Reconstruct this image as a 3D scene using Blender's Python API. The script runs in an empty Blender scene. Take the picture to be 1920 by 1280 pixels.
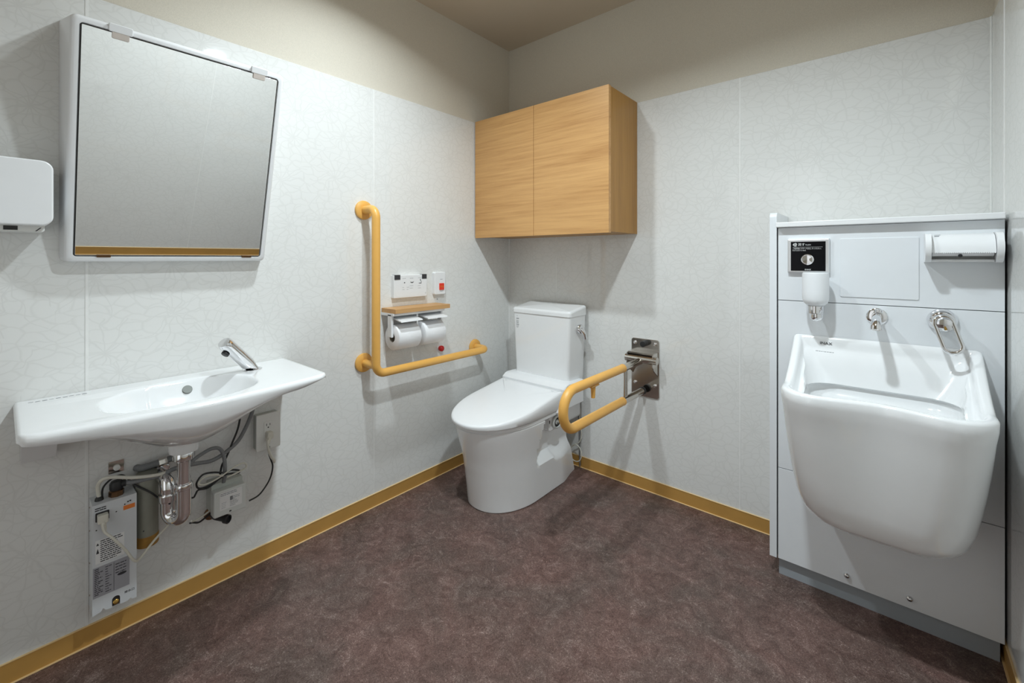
import bpy, bmesh, math, random
from math import pi, sin, cos, radians, sqrt
from mathutils import Vector, Matrix
random.seed(4)
S = bpy.context.scene
COL = S.collection

# ------------------------------------------------------------------ camera
F_PX, CX, HY, YAW = 821.5, 956.0, 483.7, 0.7096
cd = bpy.data.cameras.new('camera'); cam = bpy.data.objects.new('camera', cd); COL.objects.link(cam)
cd.sensor_fit = 'HORIZONTAL'; cd.sensor_width = 36.0; cd.lens = F_PX*36/1920
cd.shift_x = (960-CX)/1920; cd.shift_y = (HY-640)/1920
cam.location = (1.7054, -1.9793, 1.0903); cam.rotation_euler = (pi/2, 0, YAW)
cd.clip_start = 0.02
S.camera = cam
# ------------------------------------------------------------------ world, exposure
w = bpy.data.worlds.new('world'); S.world = w; w.use_nodes = True
w.node_tree.nodes['Background'].inputs[0].default_value = (0.9, 0.95, 1, 1)
w.node_tree.nodes['Background'].inputs[1].default_value = 0.05
vs = S.view_settings
vs.view_transform = 'Standard'; vs.look = 'None'; vs.gamma = 1.0; vs.use_curve_mapping = False
vs.exposure = 0.0
# ------------------------------------------------------------------ lamps of the ceiling downlights
W_ROOM, CEIL, Y_END = 1.951, 2.324, -3.05
DOWN = [(1.365, -1.135, 15.8), (0.57, -1.135, 11.0)]
for (lx, ly, pw) in DOWN:
    ld = bpy.data.lights.new('downlight_lamp', 'AREA'); ld.shape = 'DISK'; ld.size = 0.085
    ld.energy = pw; ld.color = (0.845, 0.95, 1.0); ld.spread = radians(146)
    lo = bpy.data.objects.new('downlight_lamp', ld); COL.objects.link(lo); lo.location = (lx, ly, CEIL-0.010)
# weak cool-white fill lamp, added in front of the made-up door behind the viewpoint
ld = bpy.data.lights.new('fill_light', 'AREA'); ld.shape = 'RECTANGLE'; ld.size = 0.8; ld.size_y = 1.9
ld.energy = 2.6; ld.color = (0.95, 0.975, 1.0)
lo = bpy.data.objects.new('fill_light', ld); COL.objects.link(lo); lo.location = (0.85, Y_END+.03, 1.02); lo.rotation_euler = (pi/2, 0, 0)

# ================================================================== materials
def new_mat(name):
    m = bpy.data.materials.new(name); m.use_nodes = True
    nt = m.node_tree; b = nt.nodes['Principled BSDF']
    return m, nt, b
def ramp(nt, fac, stops):
    r = nt.nodes.new('ShaderNodeValToRGB'); nt.links.new(fac, r.inputs[0])
    el = r.color_ramp.elements
    while len(el) < len(stops): el.new(0.5)
    for e, (p, c) in zip(el, stops): e.position = p; e.color = (*c, 1) if len(c) == 3 else c
    return r
def simple(name, col, rough=0.4, metal=0.0, coat=0.0, spec=0.5, var=0.03, scale=40, bump=0.0, trans=0.0, sss=0.0):
    """plain coloured surface with slight procedural unevenness"""
    m, nt, b = new_mat(name)
    tc = nt.nodes.new('ShaderNodeTexCoord'); n = nt.nodes.new('ShaderNodeTexNoise')
    n.inputs['Scale'].default_value = scale; n.inputs['Detail'].default_value = 3
    nt.links.new(tc.outputs['Object'], n.inputs['Vector'])
    r = ramp(nt, n.outputs[0], [(0.3, tuple(c*(1-var) for c in col)), (0.7, tuple(min(1, c*(1+var)) for c in col))])
    nt.links.new(r.outputs[0], b.inputs['Base Color'])
    b.inputs['Roughness'].default_value = rough; b.inputs['Metallic'].default_value = metal
    b.inputs['Coat Weight'].default_value = coat; b.inputs['Coat Roughness'].default_value = 0.04
    b.inputs['Specular IOR Level'].default_value = spec
    b.inputs['Transmission Weight'].default_value = trans
    if bump:
        bp = nt.nodes.new('ShaderNodeBump'); bp.inputs['Strength'].default_value = bump; bp.inputs['Distance'].default_value = 0.002
        nt.links.new(n.outputs[0], bp.inputs['Height']); nt.links.new(bp.outputs[0], b.inputs['Normal'])
    return m
def math_n(nt, op, a, b=None, clamp=False):
    n = nt.nodes.new('ShaderNodeMath'); n.operation = op; n.use_clamp = clamp
    for i, v in enumerate((a, b)):
        if v is None: continue
        if isinstance(v, (int, float)): n.inputs[i].default_value = v
        else: nt.links.new(v, n.inputs[i])
    return n.outputs[0]

def leaf_panel(name, swap):
    """glossy white melamine wall board with a faint outline pattern of radiating leaves"""
    m, nt, b = new_mat(name)
    L = nt.links.new
    tc = nt.nodes.new('ShaderNodeTexCoord'); sp = nt.nodes.new('ShaderNodeSeparateXYZ'); L(tc.outputs['Object'], sp.inputs[0])
    cb = nt.nodes.new('ShaderNodeCombineXYZ'); L(sp.outputs[swap], cb.inputs[0]); L(sp.outputs[2], cb.inputs[1])
    nz = nt.nodes.new('ShaderNodeTexNoise'); nz.inputs['Scale'].default_value = 19; nz.inputs['Detail'].default_value = 1
    L(cb.outputs[0], nz.inputs['Vector'])
    sub = nt.nodes.new('ShaderNodeVectorMath'); sub.operation = 'SUBTRACT'; L(nz.outputs['Color'], sub.inputs[0]); sub.inputs[1].default_value = (.5, .5, .5)
    sc = nt.nodes.new('ShaderNodeVectorMath'); sc.operation = 'SCALE'; L(sub.outputs[0], sc.inputs[0]); sc.inputs['Scale'].default_value = 0.036
    ad = nt.nodes.new('ShaderNodeVectorMath'); L(cb.outputs[0], ad.inputs[0]); L(sc.outputs[0], ad.inputs[1])
    # rosettes of leaves: lines radiating from each cell centre
    v = nt.nodes.new('ShaderNodeTexVoronoi'); v.voronoi_dimensions = '2D'; v.inputs['Scale'].default_value = 6.8
    L(ad.outputs[0], v.inputs['Vector'])
    d = nt.nodes.new('ShaderNodeVectorMath'); d.operation = 'SUBTRACT'; L(ad.outputs[0], d.inputs[0]); L(v.outputs['Position'], d.inputs[1])
    s2 = nt.nodes.new('ShaderNodeSeparateXYZ'); L(d.outputs[0], s2.inputs[0])
    th = math_n(nt, 'ARCTAN2', s2.outputs[1], s2.outputs[0])
    ln = nt.nodes.new('ShaderNodeVectorMath'); ln.operation = 'LENGTH'; L(d.outputs[0], ln.inputs[0])
    twist = math_n(nt, 'MULTIPLY', math_n(nt, 'SINE', math_n(nt, 'MULTIPLY', ln.outputs['Value'], 75)), 0.5)
    a = math_n(nt, 'ABSOLUTE', math_n(nt, 'SINE', math_n(nt, 'ADD', math_n(nt, 'MULTIPLY', th, 5.5), twist)))
    a = math_n(nt, 'MULTIPLY', a, math_n(nt, 'MULTIPLY', ln.outputs['Value'], 0.20))
    l1 = math_n(nt, 'SUBTRACT', 1.0, math_n(nt, 'DIVIDE', a, 0.0026), clamp=True)
    # smaller stray leaves: stretched cells
    mp = nt.nodes.new('ShaderNodeMapping'); mp.inputs['Rotation'].default_value = (0, 0, 0.7); mp.inputs['Scale'].default_value = (1.0, 1.75, 1)
    L(ad.outputs[0], mp.inputs[0])
    v2 = nt.nodes.new('ShaderNodeTexVoronoi'); v2.voronoi_dimensions = '2D'; v2.feature = 'DISTANCE_TO_EDGE'; v2.inputs['Scale'].default_value = 21
    L(mp.outputs[0], v2.inputs['Vector'])
    l2 = math_n(nt, 'SUBTRACT', 1.0, math_n(nt, 'DIVIDE', v2.outputs['Distance'], 0.10), clamp=True)
    l = math_n(nt, 'MAXIMUM', l1, math_n(nt, 'MULTIPLY', l2, 0.75))
    r = ramp(nt, l, [(0, (0.79, 0.79, 0.77)), (0.3, (0.77, 0.77, 0.748)), (1, (0.725, 0.723, 0.702))])
    L(r.outputs[0], b.inputs['Base Color'])
    b.inputs['Roughness'].default_value = 0.045; b.inputs['Specular IOR Level'].default_value = 0.5
    return m

def wood(name, axis, light=(0.60, 0.33, 0.125), dark=(0.43, 0.21, 0.07), gscale=1.0):
    """oak veneer, grain running along the given axis"""
    m, nt, b = new_mat(name); L = nt.links.new
    tc = nt.nodes.new('ShaderNodeTexCoord'); mp = nt.nodes.new('ShaderNodeMapping')
    s = [62*gscale]*3; s[axis] = 2.0*gscale; mp.inputs['Scale'].default_value = s
    L(tc.outputs['Object'], mp.inputs[0])
    n1 = nt.nodes.new('ShaderNodeTexNoise'); n1.inputs['Scale'].default_value = 1; n1.inputs['Detail'].default_value = 6; n1.inputs['Roughness'].default_value = 0.7; n1.inputs['Distortion'].default_value = 0.2
    L(mp.outputs[0], n1.inputs['Vector'])
    mp2 = nt.nodes.new('ShaderNodeMapping'); s = [8*gscale]*3; s[axis] = 0.9*gscale; mp2.inputs['Scale'].default_value = s
    L(tc.outputs['Object'], mp2.inputs[0])
    n2 = nt.nodes.new('ShaderNodeTexNoise'); n2.inputs['Scale'].default_value = 1; n2.inputs['Detail'].default_value = 2; n2.inputs['Distortion'].default_value = 0.35
    L(mp2.outputs[0], n2.inputs['Vector'])
    mx = math_n(nt, 'ADD', math_n(nt, 'MULTIPLY', n1.outputs[0], 0.6), math_n(nt, 'MULTIPLY', n2.outputs[0], 0.4))
    r = ramp(nt, mx, [(0.33, dark), (0.47, tuple((a*0.4+c*0.6) for a, c in zip(dark, light))), (0.62, light)])
    L(r.outputs[0], b.inputs['Base Color']); b.inputs['Roughness'].default_value = 0.42
    bp = nt.nodes.new('ShaderNodeBump'); bp.inputs['Strength'].default_value = 0.12; bp.inputs['Distance'].default_value = 0.001
    L(n1.outputs[0], bp.inputs['Height']); L(bp.outputs[0], b.inputs['Normal'])
    return m

def linoleum():
    m, nt, b = new_mat('marbled_linoleum'); L = nt.links.new
    tc = nt.nodes.new('ShaderNodeTexCoord')
    def noise(sc, det, dist, rough=.6, mapv=None):
        n = nt.nodes.new('ShaderNodeTexNoise'); n.inputs['Scale'].default_value = sc; n.inputs['Detail'].default_value = det
        n.inputs['Distortion'].default_value = dist; n.inputs['Roughness'].default_value = rough
        L(tc.outputs['Object'], n.inputs['Vector']); return n
    n1 = noise(16, 8, 1.5, .75); n2 = noise(110, 5, 3.0, .75); n3 = noise(5, 3, .5)
    n4 = noise(290, 3, 1.5, .65)
    f = math_n(nt, 'ADD', math_n(nt, 'ADD', math_n(nt, 'MULTIPLY', n1.outputs[0], .30), math_n(nt, 'MULTIPLY', n2.outputs[0], .40)), math_n(nt, 'MULTIPLY', n4.outputs[0], .30))
    r = ramp(nt, f, [(0.41, (0.048, 0.026, 0.021)), (0.485, (0.116, 0.071, 0.060)), (0.55, (0.172, 0.113, 0.097)), (0.61, (0.42, 0.325, 0.29))])
    r2 = ramp(nt, n3.outputs[0], [(0.35, (0.85, 0.92, 0.92)), (0.65, (1.08, 1.0, 1.0))])
    mx = nt.nodes.new('ShaderNodeMixRGB'); mx.blend_type = 'MULTIPLY'; mx.inputs[0].default_value = 1
    L(r.outputs[0], mx.inputs[1]); L(r2.outputs[0], mx.inputs[2]); L(mx.outputs[0], b.inputs['Base Color'])
    b.inputs['Roughness'].default_value = 0.42; b.inputs['Specular IOR Level'].default_value = 0.35
    bp = nt.nodes.new('ShaderNodeBump'); bp.inputs['Strength'].default_value = 0.08; bp.inputs['Distance'].default_value = 0.001
    L(n2.outputs[0], bp.inputs['Height']); L(bp.outputs[0], b.inputs['Normal'])
    return m

def wallpaper(name, col):
    """matt beige vinyl paper with a fine woven texture"""
    m, nt, b = new_mat(name); L = nt.links.new
    tc = nt.nodes.new('ShaderNodeTexCoord'); n = nt.nodes.new('ShaderNodeTexNoise'); n.inputs['Scale'].default_value = 420; n.inputs['Detail'].default_value = 2
    L(tc.outputs['Object'], n.inputs['Vector'])
    r = ramp(nt, n.outputs[0], [(.3, tuple(c*.93 for c in col)), (.7, tuple(c*1.05 for c in col))])
    L(r.outputs[0], b.inputs['Base Color']); b.inputs['Roughness'].default_value = 0.85
    bp = nt.nodes.new('ShaderNodeBump'); bp.inputs['Strength'].default_value = 0.25; bp.inputs['Distance'].default_value = 0.001
    L(n.outputs[0], bp.inputs['Height']); L(bp.outputs[0], b.inputs['Normal'])
    return m
def emitter(name, col, st):
    m, nt, b = new_mat(name)
    b.inputs['Emission Color'].default_value = (*col, 1); b.inputs['Emission Strength'].default_value = st; return m

M = dict(
    panel_l=leaf_panel('leaf_patterned_board_left', 1), panel_b=leaf_panel('leaf_patterned_board_back', 0),
    joint=simple('white_joint_strip', (.82, .82, .80), .3),
    paper=wallpaper('beige_wallpaper', (.68, .63, .535)), ceil=wallpaper('beige_ceiling_paper', (.60, .51, .39)),
    floor=linoleum(),
    base=simple('ochre_vinyl_baseboard', (.52, .285, .075), .42, var=.05, scale=12),
    base_lip=simple('pale_ochre_lip', (.78, .55, .27), .4),
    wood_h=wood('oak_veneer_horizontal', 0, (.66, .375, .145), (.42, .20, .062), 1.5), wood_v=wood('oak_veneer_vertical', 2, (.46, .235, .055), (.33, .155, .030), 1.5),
    wood_y=wood('oak_shelf', 1, (.62, .36, .15), (.50, .26, .09)),
    ceramic=simple('white_glazed_ceramic', (.86, .87, .875), .12, coat=.6, var=.005),
    plastic=simple('white_plastic', (.85, .86, .87), .28, var=.005),
    white=simple('white_laminate', (.80, .825, .85), .22, var=.006),
    white_pl=simple('off_white_plastic', (.78, .78, .75), .35, var=.01),
    greyp=simple('grey_laminate', (.36, .39, .42), .35, var=.01),
    frost=simple('frosted_bottle', (.86, .88, .90), .45, var=.01),
    chrome=simple('chrome', (.80, .80, .81), .07, metal=1, var=.005),
    satin=simple('satin_chrome', (.86, .88, .90), .38, metal=1, var=.01), steel=simple('polished_stainless', (.62, .59, .55), .13, metal=1, var=.02),
    black=simple('black_rubber', (.015, .015, .016), .45),
    blackg=simple('black_gloss_face', (.004, .004, .005), .2, spec=.12),
    dark=simple('dark_gap', (.03, .028, .025), .6),
    bar=simple('ochre_grab_bar_resin', (.80, .43, .10), .38, var=.02),
    red=simple('red_button', (.80, .045, .02), .35), redd=simple('deep_red_button', (.55, .01, .01), .3),
    grey_t=simple('grey_green_tank', (.24, .24, .20), .5, var=.05), rust=simple('rusty_ochre_band', (.33, .17, .03), .5, var=.15),
    case=simple('painted_white_steel_case', (.66, .68, .70), .35, var=.01),
    box=simple('pale_grey_plastic', (.50, .52, .48), .4, var=.01), boxl=simple('light_grey_cover', (.66, .68, .66), .4, var=.01),
    hose=simple('grey_hose', (.20, .205, .21), .5, var=.15, scale=500), cream=simple('cream_cable', (.68, .66, .58), .45),
    brass=simple('brass', (.45, .28, .08), .25, metal=1), bronze=simple('dark_brass_fitting', (.22, .13, .07), .3, metal=1),
    orange=simple('orange_sticker', (.80, .22, .04), .5), label=simple('paper_label', (.80, .80, .80), .5),
    glabel=simple('grey_printed_label', (.36, .36, .39), .5, var=.02), ink=simple('dark_ink', (.035, .035, .04), .5),
    grey_ink=simple('grey_ink', (.30, .31, .33), .5), wink=simple('white_print', (.85, .85, .85), .5),
    tissue=simple('soft_tissue_paper', (.86, .86, .87), .95, var=.01, bump=.3, scale=300),
    card=simple('grey_cardboard', (.30, .27, .22), .9),
    clear=simple('clear_resin_clip', (.62, .55, .50), .2, var=.02),
    ovf=simple('grey_overflow_insert', (.13, .14, .12), .4), lit=emitter('lit_downlight_lens', (.95, .98, 1), 6.0), pane=emitter('glowing_fill_pane', (.95, .98, 1), .12), tint=simple('greyish_control_panel', (.42, .46, .48), .35),  # the pane's glow is added fill, not a known source
)
mm, nt, b = new_mat('mirror_silvering'); b.inputs['Base Color'].default_value = (.94, .95, .94, 1); b.inputs['Metallic'].default_value = 1; b.inputs['Roughness'].default_value = 0.015
M['mirror'] = mm

# ================================================================== mesh helpers
def frame_left(p): u, v, w_ = p; return (w_, u, v)          # wall on the left of the photo: u = y, v = z, w = out of the wall
def frame_back(p): u, v, w_ = p; return (u, -w_, v)          # wall on the right of the photo: u = x, v = z, w = out of the wall
def frame_id(p): return tuple(p)

class G:
    def __init__(self, fr=frame_id): self.v = []; self.f = []; self.fr = fr
    def add(self, vs, fs):
        o = len(self.v); self.v += [self.fr(p) for p in vs]; self.f += [tuple(i+o for i in f) for f in fs]; return self
    def loft(self, rings, closed=True, cap0=True, cap1=True):
        n = len(rings[0]); vs = [p for r in rings for p in r]; fs = []
        m = n if closed else n-1
        for i in range(len(rings)-1):
            for j in range(m):
                k = (j+1) % n
                fs.append((i*n+j, i*n+k, (i+1)*n+k, (i+1)*n+j))
        if cap0: fs.append(tuple(reversed(range(n))))
        if cap1: fs.append(tuple((len(rings)-1)*n+j for j in range(n)))
        return self.add(vs, fs)
    def plate(self, u0, u1, v0, v1, w0, w1, r=0.0, e=0.0, n=6, back_e=0.0):
        """slab with rounded outline corners (r) and softened front edge (e)"""
        def outline(ins, w_):
            rr = max(r-ins, 0.0004); a0, a1, b0, b1 = u0+ins, u1-ins, v0+ins, v1-ins
            pts = []
            k = n if r > 0 else 1
            for (cx, cy, st) in ((a1-rr, b0+rr, -90), (a1-rr, b1-rr, 0), (a0+rr, b1-rr, 90), (a0+rr, b0+rr, 180)):
                for i in range(k+1):
                    t = radians(st+90*i/k); pts.append((cx+rr*cos(t), cy+rr*sin(t), w_))
            return pts
        rings = []
        if back_e: rings.append(outline(back_e, w0)); rings.append(outline(0, w0+back_e))
        else: rings.append(outline(0, w0))
        if e:
            for i in range(5):
                t = i/4*pi/2; rings.append(outline(e*(1-cos(t)), w1-e+e*sin(t)))
        else: rings.append(outline(0, w1))
        return self.loft(rings)
    def box(self, u0, u1, v0, v1, w0, w1, e=0.0):
        return self.plate(u0, u1, v0, v1, w0, w1, 0.0, e, back_e=e)
    def tube(self, pts, r, n=14, closed=False, caps=True):
        P = [Vector(p) for p in pts]; N = len(P)
        rr = r if hasattr(r, '__len__') else [r]*N
        tans = []
        for i in range(N):
            a = P[(i-1) % N] if (closed or i > 0) else P[i]
            b_ = P[(i+1) % N] if (closed or i < N-1) else P[i]
            tans.append((b_-a).normalized())
        t0 = tans[0]; nv = t0.orthogonal().normalized(); rings = []
        for i in range(N):
            t = tans[i]; nv = (nv - t*nv.dot(t)).normalized(); bv = t.cross(nv)
            rings.append([tuple(P[i] + (nv*cos(2*pi*j/n) + bv*sin(2*pi*j/n))*rr[i]) for j in range(n)])
        if closed: rings.append(rings[0]); caps = False
        return self.loft(rings, True, caps, caps)
    def lathe(self, prof, origin, axis, n=32, cap0=True, cap1=True):
        """prof: (radius, distance along axis)"""
        ax = Vector(axis).normalized(); u = ax.orthogonal().normalized(); v_ = ax.cross(u); o = Vector(origin)
        rings = [[tuple(o + ax*h + (u*cos(2*pi*j/n)+v_*sin(2*pi*j/n))*max(rad, 1e-5)) for j in range(n)] for rad, h in prof]
        return self.loft(rings, True, cap0, cap1)
    def prism(self, poly, w0, w1):
        return self.loft([[(a, b_, w0) for a, b_ in poly], [(a, b_, w1) for a, b_ in poly]])
    def quad(self, a, b_, c, d): return self.add([a, b_, c, d], [(0, 1, 2, 3)])

def fillet(pts, r, n=8):
    P = [Vector(p) for p in pts]; out = [P[0]]
    rs = r if hasattr(r, '__len__') else [r]*len(P)
    for i in range(1, len(P)-1):
        a = (P[i-1]-P[i]); b_ = (P[i+1]-P[i]); la, lb = a.length, b_.length; a.normalize(); b_.normalize()
        ang = a.angle(b_); d = min(rs[i]/math.tan(ang/2), la*.49, lb*.49); R = d*math.tan(ang/2)
        bis = (a+b_).normalized(); c = P[i] + bis*(R/sin(ang/2))
        s = P[i]+a*d-c; e = P[i]+b_*d-c; tot = s.angle(e); axis = s.cross(e).normalized()
        for k in range(n+1): out.append(c + Matrix.Rotation(tot*k/n, 3, axis) @ s)
    out.append(P[-1]); return [tuple(p) for p in out]
def spline(pts, n=8):
    P = [Vector(p) for p in pts]; out = []
    for i in range(len(P)-1):
        p0 = P[max(i-1, 0)]; p1 = P[i]; p2 = P[i+1]; p3 = P[min(i+2, len(P)-1)]
        for k in range(n):
            t = k/n
            out.append(tuple(0.5*((2*p1)+(p2-p0)*t+(2*p0-5*p1+4*p2-p3)*t*t+(3*p1-p0-3*p2+p3)*t**3)))
    out.append(tuple(P[-1])); return out

def finish_mesh(me, ang=40):
    bm = bmesh.new(); bm.from_mesh(me); bmesh.ops.remove_doubles(bm, verts=bm.verts, dist=1e-5)
    bmesh.ops.recalc_face_normals(bm, faces=bm.faces); bm.to_mesh(me); bm.free()
    for p in me.polygons: p.use_smooth = True
    me.set_sharp_from_angle(angle=radians(ang))
def world_origin(o):
    v = Vector((0, 0, 0))
    while o: v += o.location; o = o.parent
    return v
def build(name, g, mat, parent=None, origin=None, ang=40):
    me = bpy.data.meshes.new(name)
    org = world_origin(parent) if parent else (Vector(origin) if origin else Vector((0, 0, 0)))
    me.from_pydata([tuple(Vector(p)-org) for p in g.v], [], g.f); finish_mesh(me, ang)
    mats = mat if isinstance(mat, list) else [mat]
    for m_ in mats: me.materials.append(M[m_])
    o = bpy.data.objects.new(name, me); COL.objects.link(o)
    if ang <= 40:
        wn = o.modifiers.new('weighted_normals', 'WEIGHTED_NORMAL'); wn.keep_sharp = True; wn.weight = 100
    if parent: o.parent = parent
    else: o.location = org
    return o
def thing(name, label, cat, loc, group=None):
    o = bpy.data.objects.new(name, None); COL.objects.link(o); o.location = loc; o.empty_display_size = .05
    o['label'] = label; o['category'] = cat
    if group: o['group'] = group
    return o
def tag(o, label, cat, group=None):
    o['label'] = label; o['category'] = cat
    if group: o['group'] = group
    return o
def struct(o): o['kind'] = 'structure'; return o
def text(name, body, size, pos, fr, mat, parent, depth=0.0003, align='LEFT', shear=0.0, xs=1.0):
    """real lettering as thin raised mesh lying in the wall frame at pos (u, v, w)"""
    cu = bpy.data.curves.new(name, 'FONT'); cu.body = body; cu.size = size; cu.align_x = align; cu.extrude = depth; cu.shear = shear; cu.resolution_u = 3
    t = bpy.data.objects.new(name, cu); COL.objects.link(t)
    bpy.context.view_layer.update()
    me0 = bpy.data.meshes.new_from_object(t.evaluated_get(bpy.context.evaluated_depsgraph_get()))
    g = G(fr); g.add([(pos[0]+v.co.x*xs, pos[1]+v.co.y, pos[2]+v.co.z) for v in me0.vertices], [tuple(p.vertices) for p in me0.polygons])
    bpy.data.objects.remove(t); bpy.data.curves.remove(cu); bpy.data.meshes.remove(me0)
    return build(name, g, mat, parent, ang=30)
def print_lines(g, u0, u1, v_top, v_bot, w_, rows, h, rnd, gap=.25, fill=(.5, 1.0)):
    """unreadably small print: rows of short dashes"""
    for i in range(rows):
        v = v_top-(v_top-v_bot)*i/max(rows-1, 1); u = u0; end = u0+(u1-u0)*rnd.uniform(*fill)
        while u < end:
            l = min(rnd.uniform(h*1.2, h*5), end-u)
            g.box(u, u+l, v-h/2, v+h/2, w_, w_+.0003); u += l+h*gap*2

# ================================================================== room shell
TH = .12; PT = 1.830; BB = .0577
def wall_box(x0, x1, y0, y1, z0, z1): return G().add([(x, y, z) for x in (x0, x1) for y in (y0, y1) for z in (z0, z1)],
    [(0, 1, 3, 2), (4, 6, 7, 5), (0, 4, 5, 1), (2, 3, 7, 6), (0, 2, 6, 4), (1, 5, 7, 3)])
struct(build('floor', wall_box(-TH, W_ROOM+TH, Y_END-TH, TH, -.1, 0), 'floor'))
struct(build('ceiling', wall_box(-TH, W_ROOM+TH, Y_END-TH, TH, CEIL, CEIL+.1), 'ceil'))
D = .004
wl = struct(build('wall_left', wall_box(-TH, -D, Y_END-TH, TH, 0, CEIL), 'paper'))
wb = struct(build('wall_back', wall_box(-TH, W_ROOM+TH, D, TH, 0, CEIL), 'paper'))
wr = struct(build('wall_right', wall_box(W_ROOM+D, W_ROOM+TH, Y_END-TH, TH, 0, CEIL), 'paper'))
wf = struct(build('wall_front', wall_box(-TH, W_ROOM+TH, Y_END-TH, Y_END, 0, CEIL), 'paper'))
def boards(parent, fr, mat, edges, flip=False):
    for a, b_ in zip(edges[:-1], edges[1:]):
        g = G(fr); g.box(a+.001, b_-.001, 0.001, PT, -D, 0, .0008); build('wall_board', g, mat, parent)
    for e in edges[1:-1]:
        g = G(fr); g.plate(e-.0035, e+.0035, 0.001, PT, -D, .0012, 0, .0006); build('joint_strip', g, 'joint', parent)
boards(wl, frame_left, 'panel_l', [Y_END, -2.73, -1.82, -.91, 0])
boards(wb, frame_back, 'panel_b', [0, .34, 1.25, W_ROOM])
frame_right = lambda p: (W_ROOM-p[2], p[0], p[1])
boards(wr, frame_right, 'panel_l', [Y_END, -2.92, -2.01, -1.098, -.186, 0])
g = G(); g.tube([(.0015, -.0015, BB), (.0015, -.0015, PT)], .0035, 8); build('joint_strip', g, 'joint', wb)
g = G(); g.tube([(W_ROOM-.0015, -.0015, 1.2), (W_ROOM-.0015, -.0015, PT)], .0035, 8); build('joint_strip', g, 'joint', wb)
def baseboard(name, fr, u0, u1):
    g = G(fr); g.plate(u0, u1, 0.0, BB, 0, .0035, 0, .001); o = struct(build(name, g, 'base'))
    g = G(fr); g.plate(u0, u1, BB-.0025, BB+.0003, 0, .0048, 0, .0008); build('top_lip', g, 'base_lip', o)
    g = G(fr); g.plate(u0, u1, 0.0, .003, 0, .0085, 0, .001); build('toe_lip', g, 'base_lip', o)
baseboard('baseboard_left', frame_left, Y_END, -.0005)
baseboard('baseboard_back', frame_back, .0005, W_ROOM-.0005)
baseboard('baseboard_right', frame_right, Y_END, -.0005)
def downlight(x, y, where):
    t = thing('ceiling_downlight', 'small round recessed ceiling downlight '+where, 'downlight', (x, y, CEIL), 'round downlights in the ceiling')
    g = G(); g.lathe([(.052, -.0005), (.052, -.006), (.060, -.008), (.068, -.005), (.070, -.0005)], (x, y, CEIL), (0, 0, 1), 40, False, False); build('trim_ring', g, 'plastic', t)
    g = G(); g.lathe([(.052, -.002), (.001, -.002)], (x, y, CEIL), (0, 0, 1), 40, False, True); build('lens', g, 'lit', t)
downlight(1.37, -1.135, 'over the room centre, nearer the right wall')
downlight(.57, -1.135, 'over the room, nearer the sink wall')
dr = struct(build('added_door', wall_box(.42, 1.28, Y_END+.001, Y_END+.018, .002, 2.03), 'white'))  # unseen door, added to carry the fill lamp
build('fill_pane', wall_box(.47, 1.23, Y_END+.018, Y_END+.020, .08, 1.95), 'pane', dr)  # added glowing sheet, goes with the fill lamp
g = G(); g.tube([(1.20, Y_END+.02, .95), (1.20, Y_END+.06, .95), (1.20, Y_END+.06, 1.15), (1.20, Y_END+.02, 1.15)], .010, 12); build('door_handle', g, 'chrome', dr)

# ================================================================== wall cabinet
cab = thing('wall_cabinet', 'oak two-door wall cabinet hung over the toilet in the corner', 'cabinet', (.405, 0, 1.205))
cx0, cx1, cz0, cz1, cyf = .006, .806, 1.205, 1.831, .268
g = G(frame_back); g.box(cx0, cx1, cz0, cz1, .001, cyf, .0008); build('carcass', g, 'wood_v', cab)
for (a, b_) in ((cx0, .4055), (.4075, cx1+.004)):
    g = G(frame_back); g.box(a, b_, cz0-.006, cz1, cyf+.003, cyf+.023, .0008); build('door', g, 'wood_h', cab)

# ================================================================== tilted mirror
mir = thing('tilting_mirror', 'large tilted mirror in a white plastic frame above the sink', 'mirror', (0, -1.62, 1.08))
TILT = radians(15.2)
u0, u1 = -1.868, -1.370; zb = 1.078; HM = .632; DB = .042
ct, st = cos(TILT), sin(TILT)
def frame_mirror(p):                         # u along the wall, v up the tilted face, w out of the face
    u, v, w_ = p; return (DB + v*st + w_*ct, u, zb + v*ct - w_*st)
# housing: wedge between the wall and the tilted face, its edges softened
def mring(ins, w_, rr=.014, n=5):
    pts = []
    for (cu_, cv, s0) in ((u1-ins-rr, ins+rr, -90), (u1-ins-rr, HM-ins-rr, 0), (u0+ins+rr, HM-ins-rr, 90), (u0+ins+rr, ins+rr, 180)):
        for i in range(n+1):
            t = radians(s0+90*i/n); pts.append((cu_+rr*cos(t), cv+rr*sin(t), w_))
    return pts
g = G()
rings = []
base = [frame_mirror(p) for p in mring(0, -.012)]
rings.append([(0.0005, p[1] + (-.006 if p[1] < -1.62 else .004), p[2] + (p[0]*st/ct*1.0 if p[2] > 1.4 else 0)) for p in base])
rings.append(base)
for k in range(1, 5):
    t = k/4*pi/2; rings.append([frame_mirror(p) for p in mring(.009*(1-cos(t)), -.012+.012*sin(t))])
rings.append([frame_mirror(p) for p in mring(.016, 0, .010)])
rings.append([frame_mirror(p) for p in mring(.0165, -.006, .009)])
g.loft(rings); build('housing', g, 'plastic', mir, ang=50)
g = G(frame_mirror); g.plate(u0+.0175, u1-.0175, .0175, HM-.0175, -.0058, -.0045, .002); build('gasket', g, 'dark', mir)
g = G(frame_mirror); g.plate(u0+.0205, u1-.0205, .0205, HM-.0205, -.0044, -.0012, .002, .0005); build('mirror_glass', g, 'mirror', mir)
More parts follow.
